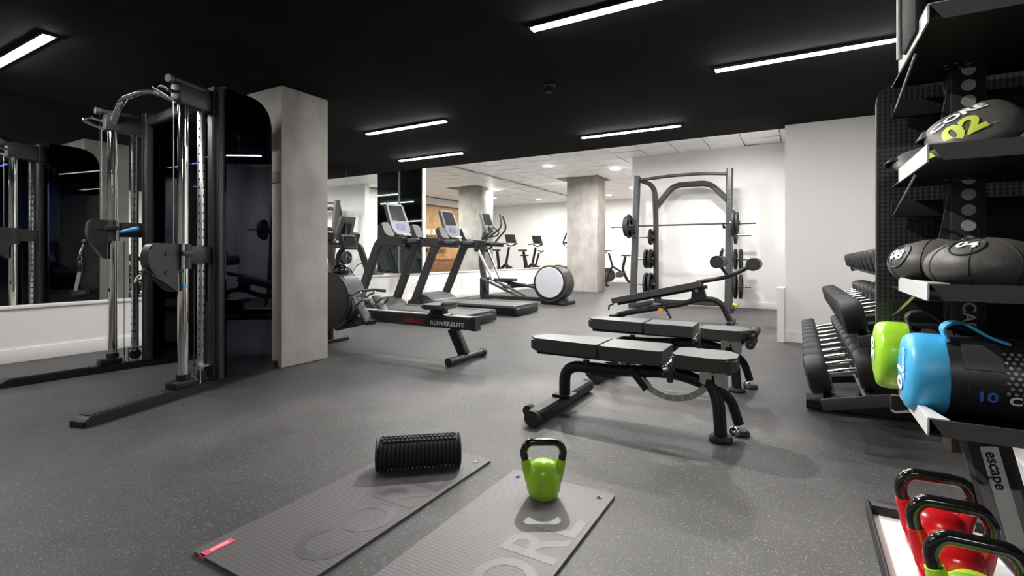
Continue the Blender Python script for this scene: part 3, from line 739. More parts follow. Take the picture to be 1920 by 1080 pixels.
# wooden shelving wall (seen in the mirror)
pn = thing('wood_panel', 'oak wall panel with towel shelves seen in the treadmill mirror', 'panel', (-2.502, 14.3, 0))
for k in range(5):
    MB().box((-0.015, -1.12 + k * 0.56, 1.8), (0.03, 0.552, 1.9), 0.003).build('board', WOOD, pn)
MB().box((-0.03, 0, 2.77), (0.06, 2.84, 0.05)).build('top_rail', WOOD2, pn)
for z in (1.25, 1.7):
    sh = MB().box((-0.17, -0.3, z), (0.28, 1.5, 0.03)).build('shelf', WOOD, pn)
tw = MB().prism(fil2([(-0.1, -0.03), (0.1, -0.03), (0.1, 0.03), (-0.1, 0.03)], 0.025), 0.24, MX((0, 0, 0), (1, 0, 0), (0, 0, 1)), 0.012).mesh('towel', TOWEL)
n = 0
for z, zn in ((1.265, 'lower'), (1.715, 'upper')):
    for j in range(4):
        for k in range(3):
            o = put('towel', tw, None, (-2.67, 13.45 + j * 0.36, z + 0.031 + 0.061 * k))
            tag(o, 'folded white towel, %s of the %s pile on the %s oak shelf' % (('bottom', 'middle', 'top')[k], ('nearest', 'second nearest', 'second farthest', 'farthest')[j], zn), 'towel', 'towels on the oak shelves')
cb = thing('cabinet', 'low walnut cabinet below the oak panel seen in the treadmill mirror', 'cabinet', (-2.76, 14.3, 0))
MB().box((0, 0, 0.42), (0.46, 2.4, 0.76), 0.005).build('body', WOOD2, cb)
MB().box((0, 0, 0.82), (0.5, 2.46, 0.04), 0.004).build('top', WOOD2, cb)
MB().box((0.02, 0, 0.02), (0.4, 2.3, 0.04)).build('plinth', BLACK, cb)
for k in range(4):
    d = MB().box((-0.24, -0.9 + k * 0.6, 0.42), (0.02, 0.585, 0.7), 0.003).build('door', WOOD2, cb)
    MB().cyl((-0.262, -0.68 + k * 0.6, 0.5), (-0.262, -0.68 + k * 0.6, 0.66), 0.007, n=8).build('handle', STEEL, d)

# ================================================================ SQUAT RACK
def plate_mesh(R):
    b = MB(); n = 40
    b.lathe([(R - 0.035, 0.010), (R - 0.03, 0.022), (R - 0.006, 0.022), (R, 0.016), (R, -0.016), (R - 0.006, -0.022), (R - 0.03, -0.022), (R - 0.035, -0.010), (R - 0.035, 0.010)], n=n)
    b.lathe([(0.026, 0.022), (0.055, 0.022), (0.07, 0.011), (0.075, 0.011), (0.075, -0.011), (0.055, -0.022), (0.026, -0.022), (0.026, 0.022)], n=n)
    for k in range(3):
        a0 = 2 * PI * k / 3 - 0.62; a1 = 2 * PI * k / 3 + 0.62
        pts = [(0.07 * math.cos(a0 + (a1 - a0) * i / 8), 0.07 * math.sin(a0 + (a1 - a0) * i / 8)) for i in range(9)]
        pts += [((R - 0.034) * math.cos(a1 + (a0 - a1) * i / 8), (R - 0.034) * math.sin(a1 + (a0 - a1) * i / 8)) for i in range(9)]
        b.prism(pts, 0.02)
    b.xf(Matrix.Rotation(R_(90), 4, 'Y'))
    return b
PM = {R: plate_mesh(R).mesh('weight_plate', RUBBER) for R in (0.225, 0.19, 0.16)}
def rack():
    XL, XRR = -2.72, -1.06
    r = thing('squat_rack', 'tall graphite half rack with arched crossbeam against the white wall', 'squat rack', (-1.89, 9.7, 0))
    P = lambda x, y, z: (x + 1.89, y - 9.7, z)
    for x in (XL, XRR):
        s = -1 if x == XL else 1
        u = MB().bar([P(x, 9.28, 0.06), P(x, 9.58, 2.52)], 0.10, 0.165, up=(0, 1, 0)).build('upright', GRAPH, r)
        hm = MB()
        for k in range(22):
            z = 0.45 + 0.08 * k; y = 9.28 + 0.3 * (z - 0.06) / 2.46
            hm.cyl(P(x, y - 0.0835, z), P(x, y - 0.085, z), 0.012, n=10)
        hm.build('pin_hole', BLACK, u)['kind'] = 'stuff'
        xr = -2.46 if s < 0 else -1.11
        MB().bar(fillet([P(x - s * 0.02, 9.62, 2.46), P(xr, 9.85, 2.36), P(xr, 9.97, 1.8), P(xr, 10.0, 0.05)], [0.25, 0.3], 8), 0.08, 0.11, up=(0, 1, 0)).build('rear_upright', GRAPH, r)
        MB().bar([P(x, 9.15, 0.05), P((x + xr) / 2, 10.1, 0.05)], 0.1, 0.08).build('base_rail', GRAPH, r)
        MB().cyl(P(x + s * 0.09, 9.2, 0.16), P(x + s * 0.16, 9.16, 0.15), 0.025, n=12).build('band_peg', GOLD, r, label='yellow band peg')
        for z in (1.36, 0.92, 0.42):
            MB().cyl(P(xr, 9.97, z), P(xr + s * 0.36, 9.97, z), 0.022, n=14).build('storage_peg', STEEL, r)
            MB().cyl(P(xr + s * 0.04, 9.97, z), P(xr + s * 0.055, 9.97, z), 0.04, n=18).build('peg_flange', GRAPH, r)
        MB().bar(fillet([P(x - s * 0.06, 9.33, 1.48), P(x - s * 0.06, 9.19, 1.48), P(x - s * 0.06, 9.18, 1.55)], 0.02), 0.05, 0.03, up=(1, 0, 0)).build('bar_hook', BLACK, r)
    c = MB().tube(fillet([P(XL, 9.58, 2.44), P(-2.2, 9.55, 2.48), P(-1.5, 9.55, 2.48), P(XRR, 9.58, 2.44)], 0.3), 0.03, n=14).build('pull_up_bar', GRAPH, r)
    b = MB().bar(fillet([P(-2.46, 10.0, 1.95), P(-2.12, 10.0, 2.36), P(-1.46, 10.0, 2.36), P(-1.11, 10.0, 1.98)], 0.16, 8), 0.1, 0.13, up=(0, 1, 0)).build('arched_beam', GRAPH, r)
    MB().box(P(-1.8, 9.945, 2.36), (0.28, 0.006, 0.06), 0.002).build('name_plate', SILVER, b)
    MB().bar([P(-2.46, 10.03, 0.08), P(-1.11, 10.03, 0.08)], 0.08, 0.08).build('rear_base_rail', GRAPH, r)
    names = {}
    # plates on the storage pegs
    lv = {1.36: 'top', 0.92: 'middle', 0.42: 'bottom'}
    for s, x, sd in ((-1, -2.46, 'left'), (1, -1.11, 'right')):
        for z in (1.36, 0.92, 0.42):
            for k, off in enumerate((0.10, 0.19)):
                if z == 1.36 and k == 1: continue
                R = {1.36: 0.16, 0.92: 0.19, 0.42: 0.225}[z]
                o = put('weight_plate', PM[R], None, (x + s * off, 9.97, z))
                o.rotation_euler.x = random.uniform(0, 2)
                tag(o, 'black weight plate, %s on the %s storage peg at the rack\'s %s side' % (('inner', 'outer')[k], lv[z], sd), 'weight plate', 'plates stored on the rack')
    # barbell
    b = thing('barbell', 'long steel barbell racked across the squat rack', 'barbell', (-1.85, 9.22, 1.54))
    MB().cyl((-0.87, 0, 0), (0.83, 0, 0), 0.015, n=14).build('bar', DGREY, b)
    for s in (-1, 1):
        x0 = -0.87 if s < 0 else 0.83
        MB().cyl((x0, 0, 0), (x0 + s * 0.4, 0, 0), 0.025, n=16).cyl((x0, 0, 0), (x0 + s * 0.03, 0, 0), 0.035, n=16).build('sleeve', STEEL, b)
        MB().cyl((x0 + s * 0.135, 0, 0), (x0 + s * 0.16, 0, 0), 0.036, n=16).build('collar', RUBBER, b)
    for s, x0, sd in ((-1, -2.72, 'left'), (1, -1.02, 'right')):
        for k, off in enumerate((0.056, 0.106)):
            o = put('weight_plate', PM[0.225 if k == 0 else 0.19], None, (x0 + s * off, 9.22, 1.54))
            tag(o, 'black weight plate loaded on the barbell, %s one at its %s end' % (('inner', 'outer')[k], sd), 'weight plate', 'plates loaded on the barbell')
rack()

# ================================================================ BENCHES
def pad(b, poly, z0, z1, rad):
    b.prism(fil2(poly, rad), z1 - z0, Matrix.Translation((0, 0, (z0 + z1) / 2)), 0.014)
    return b
def bench(loc, label, rollers):
    r = thing('adjustable_bench', label, 'bench', loc, 0, 'adjustable weight benches')
    pad(MB(), [(-0.65, -0.10), (-0.17, -0.145), (-0.17, 0.145), (-0.65, 0.10)], 0.385, 0.465, [0.05, 0.01, 0.01, 0.05]).build('back_pad', VINYL, r)
    pad(MB(), [(-0.16, -0.145), (0.21, -0.145), (0.21, 0.145), (-0.16, 0.145)], 0.38, 0.462, 0.012).build('lower_back_pad', VINYL, r)
    pad(MB(), [(0.255, -0.12), (0.48, -0.145), (0.585, -0.11), (0.585, 0.11), (0.48, 0.145), (0.255, 0.12)], 0.375, 0.45, [0.02, 0.04, 0.05, 0.05, 0.04, 0.02]).build('seat_pad', VINYL, r)
    MB().box((-0.22, 0, 0.365), (0.82, 0.06, 0.03), 0.006).box((0.40, 0, 0.36), (0.3, 0.06, 0.03), 0.006).build('pad_frame', BLACK, r)
    MB().tube(fillet([(-0.44, 0.0, 0.07), (-0.44, 0, 0.29), (-0.1, 0, 0.295), (0.26, 0, 0.325), (0.45, 0, 0.27)], [0.17, 0.02, 0.15], 8), 0.036, n=16).build('main_tube', BLACK, r)
    MB().bar([(-0.47, -0.37, 0.055), (-0.47, 0.44, 0.055)], 0.09, 0.075).build('rear_foot', BLACK, r)
    MB().box((-0.44, 0, 0.1), (0.13, 0.11, 0.014), 0.004).build('foot_flange', BLACK, r)
    for y in (-0.385, 0.455):
        MB().cyl((-0.47, y - 0.02, 0.05), (-0.47, y + 0.02, 0.05), 0.048, n=18).build('foot_cap', RUBBER, r)
    MB().cyl((-0.55, -0.30, 0.055), (-0.55, -0.255, 0.055), 0.035, n=16).build('lift_handle', RUBBER, r)
    # front legs
    MB().tube(fillet([(0.42, 0.0, 0.33), (0.49, -0.05, 0.22), (0.505, -0.07, 0.03)], 0.12, 8), 0.033, n=16).build('front_leg', BLACK, r)
    MB().tube(fillet([(0.46, 0.0, 0.27), (0.54, 0.06, 0.2), (0.58, 0.075, 0.06)], 0.1, 8), 0.028, n=14).build('front_leg', BLACK, r)
    MB().lathe([(0.06, 0.0), (0.062, 0.014), (0.05, 0.03), (0.0, 0.03)], Matrix.Translation((0.505, -0.07, 0))).build('foot_pad', RUBBER, r)
    MB().lathe([(0.05, 0.0), (0.052, 0.014), (0.04, 0.03), (0.0, 0.03)], Matrix.Translation((0.585, 0.078, 0))).build('foot_pad', RUBBER, r)
    MB().ball((0.57, -0.045, 0.055), 0.027, n=16).build('foot_knob', CHROME, r)
    for x in (0.425, 0.5):
        MB().prism([(x - 0.03, 0.29), (x + 0.03, 0.27), (x + 0.03, 0.37), (x - 0.035, 0.37)], 0.085, MX((0, 0, 0), (1, 0, 0), (0, 0, 1)), 0.003).build('seat_bracket', STEEL, r)
    # angle gauge with figures
    a0, a1, ra, rb = R_(-142), R_(-40), 0.215, 0.25
    C = (0.245, 0.42)
    q = [(C[0] + rb * math.cos(a0 + (a1 - a0) * i / 20), C[1] + rb * math.sin(a0 + (a1 - a0) * i / 20)) for i in range(21)]
    q += [(C[0] + ra * math.cos(a1 + (a0 - a1) * i / 20), C[1] + ra * math.sin(a1 + (a0 - a1) * i / 20)) for i in range(21)]
    g = MB().prism(q, 0.006, MX((0, -0.045, 0), (1, 0, 0), (0, 0, 1))).build('angle_gauge', mat('grey_steel_plate', (0.36, 0.36, 0.36), 0.4, 0.3), r)
    for k in range(7):
        a = R_(-128 + 13 * k); p = (C[0] + 0.233 * math.cos(a), C[1] + 0.233 * math.sin(a))
        text('figure', str(k + 1), 0.024, WHITEP, g, MX((p[0] - 0.006, -0.0488, p[1] - 0.008), (1, 0, 0), (0, 0, 1)))
    MB().bar([(0.0, -0.02, 0.33), (0.10, -0.02, 0.215)], 0.06, 0.05, up=(1, 0, 1)).build('support_arm', BLACK, r)
    MB().cyl((-0.28, -0.03, 0.32), (-0.28, -0.03, 0.345), 0.02, n=14).box((-0.18, 0, 0.262), (0.16, 0.05, 0.03), 0.006).build('lock_pin', RUBBER, r)
    MB().cyl((0.23, -0.15, 0.375), (0.25, -0.06, 0.405), 0.02, n=14).cyl((0.215, -0.17, 0.37), (0.23, -0.15, 0.375), 0.012, n=12).build('adjuster_knob', CHROME, r)
    MB().cyl((0.215, -0.14, 0.335), (0.225, -0.13, 0.35), 0.013, n=12).box((0.25, -0.12, 0.34), (0.035, 0.03, 0.1), 0.01).build('adjuster_lever', DGREY, r)
    if rollers:
        for x, z in ((0.62, 0.435), (0.60, 0.36)):
            rr = MB().cyl((x, -0.16, z), (x, 0.1, z), 0.032, n=18).build('roller', RUBBER, r)
            MB().cyl((x, -0.163, z), (x, -0.158, z), 0.011, n=12).build('roller_bolt', CHROME, rr)
        MB().bar([(0.5, 0.0, 0.32), (0.62, 0.0, 0.40)], 0.04, 0.03).build('roller_arm', STEEL, r)
bench((-0.87, 2.95, 0), 'black padded bench nearest the viewer, its curved angle gauge showing', False)
bench((-0.90, 4.05, 0), 'black padded bench in the middle of the three, with two end rollers', True)

def decline():
    r = thing('decline_bench', 'black decline bench with foam leg rollers in front of the squat rack', 'bench', (-1.6, 7.7, 0))
    D = Matrix.Translation((-0.305, 0, 0.425)) @ Matrix.Rotation(R_(-13.2), 4, 'Y')
    MB().prism(fil2([(-0.69, -0.13), (0.69, -0.16), (0.69, 0.16), (-0.69, 0.13)], [0.06, 0.02, 0.02, 0.06]), 0.085, D, 0.014).build('pad', VINYL, r)
    MB().bar([D @ Vector((-0.62, 0, -0.06)), D @ Vector((0.75, 0, -0.06))], 0.06, 0.05).build('pad_frame', BLACK, r)
    MB().tube(fillet([D @ Vector((-0.66, -0.1, -0.05)), D @ Vector((-0.74, -0.1, -0.06)), D @ Vector((-0.76, -0.1, -0.13))], 0.03), 0.013, n=10).build('pull_handle', RUBBER, r)
    MB().tube(fillet([(-0.9, 0, 0.05), (-0.6, 0, 0.12), (0.1, 0, 0.27), (0.36, 0, 0.37), (0.62, 0, 0.34), (0.76, 0, 0.03)], [0.1, 0.1, 0.15, 0.25], 8), 0.042, n=14).build('main_tube', BLACK, r)
    MB().bar([(-0.9, -0.3, 0.045), (-0.9, 0.3, 0.045)], 0.08, 0.07).bar([(0.76, -0.28, 0.035), (0.76, 0.28, 0.035)], 0.07, 0.06).build('foot_bar', BLACK, r)
    MB().prism([(0.22, 0.31), (0.44, 0.35), (0.38, 0.58), (0.24, 0.58)], 0.1, MX((0, 0, 0), (1, 0, 0), (0, 0, 1)), 0.006).build('hinge_bracket', BLACK, r)
    MB().cyl((0.30, -0.055, 0.48), (0.30, -0.062, 0.48), 0.03, n=18).build('hinge_cap', CHROME, r)
    a = MB().bar([(-0.26, -0.06, 0.40), (-0.06, -0.06, 0.05)], 0.05, 0.03, up=(1, 0, 0)).build('support_arm', BLACK, r)
    for t in (0.25, 0.5, 0.75, 0.92):
        MB().cyl((-0.26 + 0.2 * t, -0.085, 0.40 - 0.35 * t), (-0.26 + 0.2 * t, -0.09, 0.40 - 0.35 * t), 0.012, n=10).build('hole', STEEL, a)
    MB().cyl((-0.2, -0.09, 0.17), (-0.2, -0.14, 0.17), 0.035, n=16).build('lock_knob', ORANGE, r, label='orange lock knob')
    MB().tube(fillet([(0.3, 0, 0.60), (0.62, 0, 0.66), (0.82, 0, 0.73), (1.05, 0, 0.87)], 0.2), 0.03, n=12).build('roller_bar', BLACK, r)
    MB().tube(fillet([(0.72, 0, 0.70), (0.61, 0, 0.86), (0.64, 0, 1.06)], 0.06), 0.024, n=12).build('roller_post', BLACK, r)
    for x, z in ((1.06, 0.87), (0.60, 0.90)):
        rr = MB().cyl((x, -0.25, z), (x, 0.25, z), 0.088, n=28).build('foam_roller', FOAM, r)
        MB().cyl((x, -0.255, z), (x, -0.25, z), 0.05, n=20).build('end_cap', RUBBER, rr)
    MB().ball((0.655, 0, 1.08), 0.03, n=14).build('height_knob', CHROME, r)
decline()

# ================================================================ DUMBBELL RACK
def dumbbell_rack():
    r = thing('dumbbell_rack', 'three-tier black dumbbell rack along the right wall behind the storage rack', 'dumbbell rack', (0.45, 4.4, 0))
    P = lambda x, y, z: Vector((x - 0.45, y - 4.4, z))
    tiers = ((0.20, 0.375, 0.105, 'bottom'), (0.36, 0.70, 0.09, 'middle'), (0.53, 1.0, 0.075, 'top'))
    for y in (3.78, 5.4):
        MB().bar([P(0.04, y, 0.05), P(0.78, y, 0.05)], 0.14, 0.07).build('foot', BLACK, r)
        MB().prism(fil2([(0.30 - 0.45, 0.08), (0.62 - 0.45, 0.08), (0.78 - 0.45, 1.0), (0.68 - 0.45, 1.0)], 0.02), 0.09, MX((0, y - 4.4, 0), (1, 0, 0), (0, 0, 1)), 0.006).build('upright', BLACK, r)
    tl = Matrix.Rotation(R_(-13), 4, 'Y')
    for cx, cz, R, nm in tiers:
        base = P(cx, 4.38, cz)
        for dx in (-0.085, 0.085):
            MB().box((0, 0, 0), (0.055, 2.66, 0.012), 0.003).box((-0.027 if dx < 0 else 0.027, 0, -0.012), (0.006, 2.66, 0.035)).xf(Matrix.Translation(base) @ tl @ Matrix.Translation((dx, 0, -R - 0.008))).build('tray_rail', BLACK, r)
        MB().box((0, 0, 0), (0.30, 0.012, 0.06), 0.003).xf(Matrix.Translation(P(cx, 3.045, cz)) @ tl @ Matrix.Translation((0.02, 0, -R - 0.025))).build('tray_end', SILVER, r)
        MB().box((0, 0, 0), (0.30, 0.012, 0.06), 0.003).xf(Matrix.Translation(P(cx, 5.715, cz)) @ tl @ Matrix.Translation((0.02, 0, -R - 0.025))).build('tray_end', BLACK, r)
        for y in (3.78, 5.4):
            MB().bar([P(cx - 0.02, y, cz - R - 0.06), P(0.5 + 0.2 * cz, y, cz - R - 0.0)], 0.06, 0.05).build('tray_bracket', BLACK, r)
    # dumbbells
    for cx, cz, R, nm in tiers:
        s = R / 0.105
        hd = []
        for sg in (-1, 1):
            hd.append(MB().lathe([(0.0, 0.0), (R * 0.82, 0.0), (R * 0.96, 0.012), (R, 0.03), (R, 0.075), (R * 0.96, 0.095), (R * 0.7, 0.105), (R * 0.3, 0.105), (0.0, 0.105)],
                      MX((sg * 0.065, 0, 0), (0, sg, 0), (0, 0, 1)), 32).mesh('head', RUBBER))
        hm = MB().lathe([(0.017, -0.066), (0.0175, -0.03), (0.0185, 0.0), (0.0175, 0.03), (0.017, 0.066)], MX((0, 0, 0), (0, 1, 0), (0, 0, 1)), 18).mesh('grip', CHROME)
        ordn = ('nearest', 'second from the near end', 'third from the near end', 'fourth from the near end', 'fifth from the near end', 'fifth from the far end', 'fourth from the far end', 'third from the far end', 'second from the far end', 'farthest')
        for k in range(10):
            y = 3.19 + 0.247 * k
            d = thing('dumbbell', 'round black rubber dumbbell with steel grip, %s on the %s tier' % (ordn[k], nm), 'dumbbell', (cx, y, cz), 0, 'dumbbells on the %s tier' % nm)
            d.rotation_euler.y = R_(-13)
            f = 1 - 0.026 * k
            d.scale = (1, f, f)
            d.location.z = cz - R * (1 - f) * 0.97; d.location.x = cx
            for m in hd: put('head', m, d)
            put('grip', hm, d)
dumbbell_rack()

# ================================================================ STORAGE RACK
SX0, SX1, SY0, SY1 = 0.245, 1.30, 1.39, 1.90
def storage_rack():
    r = thing('storage_rack', 'black shelved storage rack with perforated back at the right edge', 'storage rack', (0.77, 1.75, 0))
    I = Matrix.Translation((-0.77, -1.75, 0))
    def b(mb, name, m, parent=r, label=None, ang=38): return mb.xf(I).build(name, m, parent, label=label, ang=ang)
    b(MB().prism(fil2([(0.212, 0.62), (1.34, 0.62), (1.34, 1.53), (0.212, 1.53)], [0.01, 0.01, 0.05, 0.05]), 0.03, MX((0, 1.95, 0), (1, 0, 0), (0, 0, 1)), 0.004), 'back_panel', PERF)
    for k, z in enumerate((1.545, 1.24, 0.937, 0.644)):
        # tray: floor plate, front lip, rear lip
        b(MB().box(((SX0 + SX1) / 2, (SY0 + SY1) / 2, z - 0.033), (SX1 - SX0, SY1 - SY0, 0.005)), 'shelf_tray', mat('shelf_black', (0.008, 0.008, 0.009), 0.5, spec=0.2))
        fl = b(MB().prism([(SX0 + 0.025, z - 0.036), (SX1, z - 0.036), (SX1, z + 0.0), (SX0 + 0.002, z + 0.0)], 0.004, MX((0, SY0, 0), (1, 0, 0), (0, 0, 1))), 'front_lip', mat('lip_grey', (0.085, 0.08, 0.08), 0.5, var=0.06))
        b(MB().box((SX0 - 0.001, (SY0 + 1.75) / 2 + 0.002, z - 0.018), (0.004, 1.75 - SY0, 0.038)).prism([(SX0 - 0.002, SY0), (SX0 + 0.035, SY0), (SX0 - 0.002, SY0 + 0.16)], 0.003, Matrix.Translation((0, 0, z + 0.001))), 'end_cap', PLATEW, label='white end cap')
        b(MB().box(((SX0 + SX1) / 2, 1.915, z - 0.10), (SX1 - SX0, 0.02, 0.05), 0.004), 'rear_rail', mat('rail_black', (0.012, 0.012, 0.012), 0.5, spec=0.25))
        b(MB().tube(fillet([(SX0 + 0.01, SY0 + 0.2, z - 0.036), (SX0 + 0.004, 1.86, z - 0.115), (SX0 + 0.004, 1.925, z - 0.125)], 0.03), 0.0035, n=8), 'side_stay', STEEL)
        hm = MB()
        for (x, y) in ((0.34, 1.74), (0.36, 1.73), (0.35, 1.77), (0.38, 1.78), (0.39, 1.75), (0.43, 1.80), (0.62, 1.55), (0.66, 1.60), (0.70, 1.52), (0.73, 1.62), (0.58, 1.62), (0.65, 1.50), (0.78, 1.56), (0.69, 1.68)):
            hm.cyl((x, y, z - 0.0365), (x, y, z - 0.0375), 0.0045, n=8)
        b(hm, 'drain_hole', GREYP)['kind'] = 'stuff'
    # pierced upright and its leaning leg
    up = b(MB().box((0.40, 1.80, 1.0), (0.068, 0.012, 1.09), 0.003).box((0.367, 1.84, 1.0), (0.006, 0.09, 1.09)).box((0.433, 1.84, 1.0), (0.006, 0.09, 1.09)), 'upright', GRAPH)
    hm = []
    dmesh = MB().cyl((0, 0, 0), (0, -0.0015, 0), 0.0155, n=24).mesh('disc', mat('upright_disc', (0.6, 0.6, 0.62), 0.4, var=0.04))
    for k in range(28):
        z = 1.505 - 0.0425 * k
        if z < 0.93: break
        put('disc', dmesh, up, (0.40 - 0.77, 1.7935 - 1.75, z))
    for z in (1.545, 1.24, 0.937):
        b(MB().prism([(0.367, z - 0.04), (0.367, z - 0.26), (0.335, z - 0.26), (0.34, z - 0.19)], 0.008, MX((0, 1.81, 0), (1, 0, 0), (0, 0, 1))), 'upright_gusset', GRAPH, up)
    text('lettering', 'ESCAPE', 0.040, WHITEP, up, I @ MX((0.388, 1.7925, 0.91), (0, 0, -1), (1, 0, 0)), bold=0.0006, label='white lettering')
    lg = b(MB().bar([(0.40, 1.80, 0.64), (0.47, 1.72, 0.27), (0.53, 1.65, 0.21)], 0.10, 0.06, up=(0, -1, 0)), 'leg', GRAPH)
    d = Vector((0.07, -0.08, -0.37)).normalized(); sx = Vector((1, 0, 0.19)).normalized()
    nrm = d.cross(sx).normalized()
    A = MX((0, 0, 0), d, sx)
    o = Vector((0.40, 1.80, 0.64)) + d * 0.15
    nn = Vector((A[0][2], A[1][2], A[2][2]))
    if nn.y > 0: nn = -nn
    A.translation = o + nn * 0.033 - sx * 0.018
    b(MB().prism(fil2([(0, 0), (0.24, 0), (0.24, 0.036), (0, 0.036)], 0.004), 0.004, A), 'leg_badge', STEEL, lg, 'silver badge')
    A2 = A.copy(); A2.translation = A.translation + nn * 0.0035 + d * 0.012 + sx * 0.008
    text('lettering', 'escape', 0.034, BLACK, lg, I @ A2, bold=0.0006)
    MB().box((0.60, 0.0, 0.06), (0.1, 0.9, 0.06), 0.01).build('base_foot', GRAPH, r)
    b(MB().box((0.60, 1.93, 0.35), (0.08, 0.05, 0.58)).box((1.2, 1.93, 0.35), (0.08, 0.05, 0.58)), 'rear_leg', GRAPH)
    # kettlebell tray
    b(MB().box((0.72, 1.53, 0.172), (1.06, 0.88, 0.006)).box((0.72, 1.53, 0.11), (0.9, 0.7, 0.1)), 'kettlebell_tray', PLATEW, label='white glossy kettlebell tray')
    b(MB().box((0.193, 1.53, 0.178), (0.008, 0.9, 0.05), 0.002).box((0.72, 1.977, 0.178), (1.06, 0.008, 0.05), 0.002).box((0.30, 1.97, 0.178), (0.2, 0.05, 0.052), 0.002), 'tray_lip', BLACK)
storage_rack()

def kettlebell_parts():
    H = 0.235
    b = MB()
    b.lathe([(0.0, 0.0), (0.048, 0.0), (0.056, 0.005), (0.0685, 0.033), (0.0725, 0.07), (0.069, 0.102), (0.0575, 0.128), (0.038, 0.145), (0.0, 0.151)], n=40)
    for s in (-1, 1):
        b.sweep([(s * 0.045, 0, 0.075), (s * 0.058, 0, 0.105), (s * 0.068, 0, 0.13), (s * 0.0745, 0, 0.152)],
                [(0.026 * math.cos(2 * PI * i / 20), 0.026 * math.sin(2 * PI * i / 20)) for i in range(20)], up=(0, 1, 0), scl=[1.25, 1.05, 0.84, 0.74])
    body = b
    hb = MB().tube(fillet([(-0.0735, 0, 0.148), (-0.083, 0, 0.185), (-0.062, 0, 0.222), (0.062, 0, 0.222), (0.083, 0, 0.185), (0.0735, 0, 0.148)], [0.03, 0.04, 0.04, 0.03], 8), 0.0158, n=18)
    return body, hb
_b, _h = kettlebell_parts()
KB_L = _b.mesh('body', LIME, 50); KB_H = _h.mesh('handle', GLOSSB)
KB_R = KB_L.copy(); KB_R.materials.clear(); KB_R.materials.append(RED)
def kettlebell(loc, rz, me, label, sx, group=None):
    k = thing('kettlebell', label, 'kettlebell', loc, rz, group)
    put('body', me, k); put('handle', KB_H, k)
    k.scale = (sx, 1, 1)
    return k
kettlebell((0.32, 1.74, 0.176), R_(4), KB_R, 'red kettlebell at the back of the rack\'s tray, mostly hidden', 0.95, 'kettlebells on the bottom tray')
kettlebell((0.318, 1.565, 0.176), R_(2), KB_R, 'red kettlebell in the middle of the rack\'s tray', 0.93, 'kettlebells on the bottom tray')
kettlebell((0.322, 1.385, 0.176), R_(0), KB_L, 'lime green kettlebell at the front of the rack\'s tray', 0.93, 'kettlebells on the bottom tray')

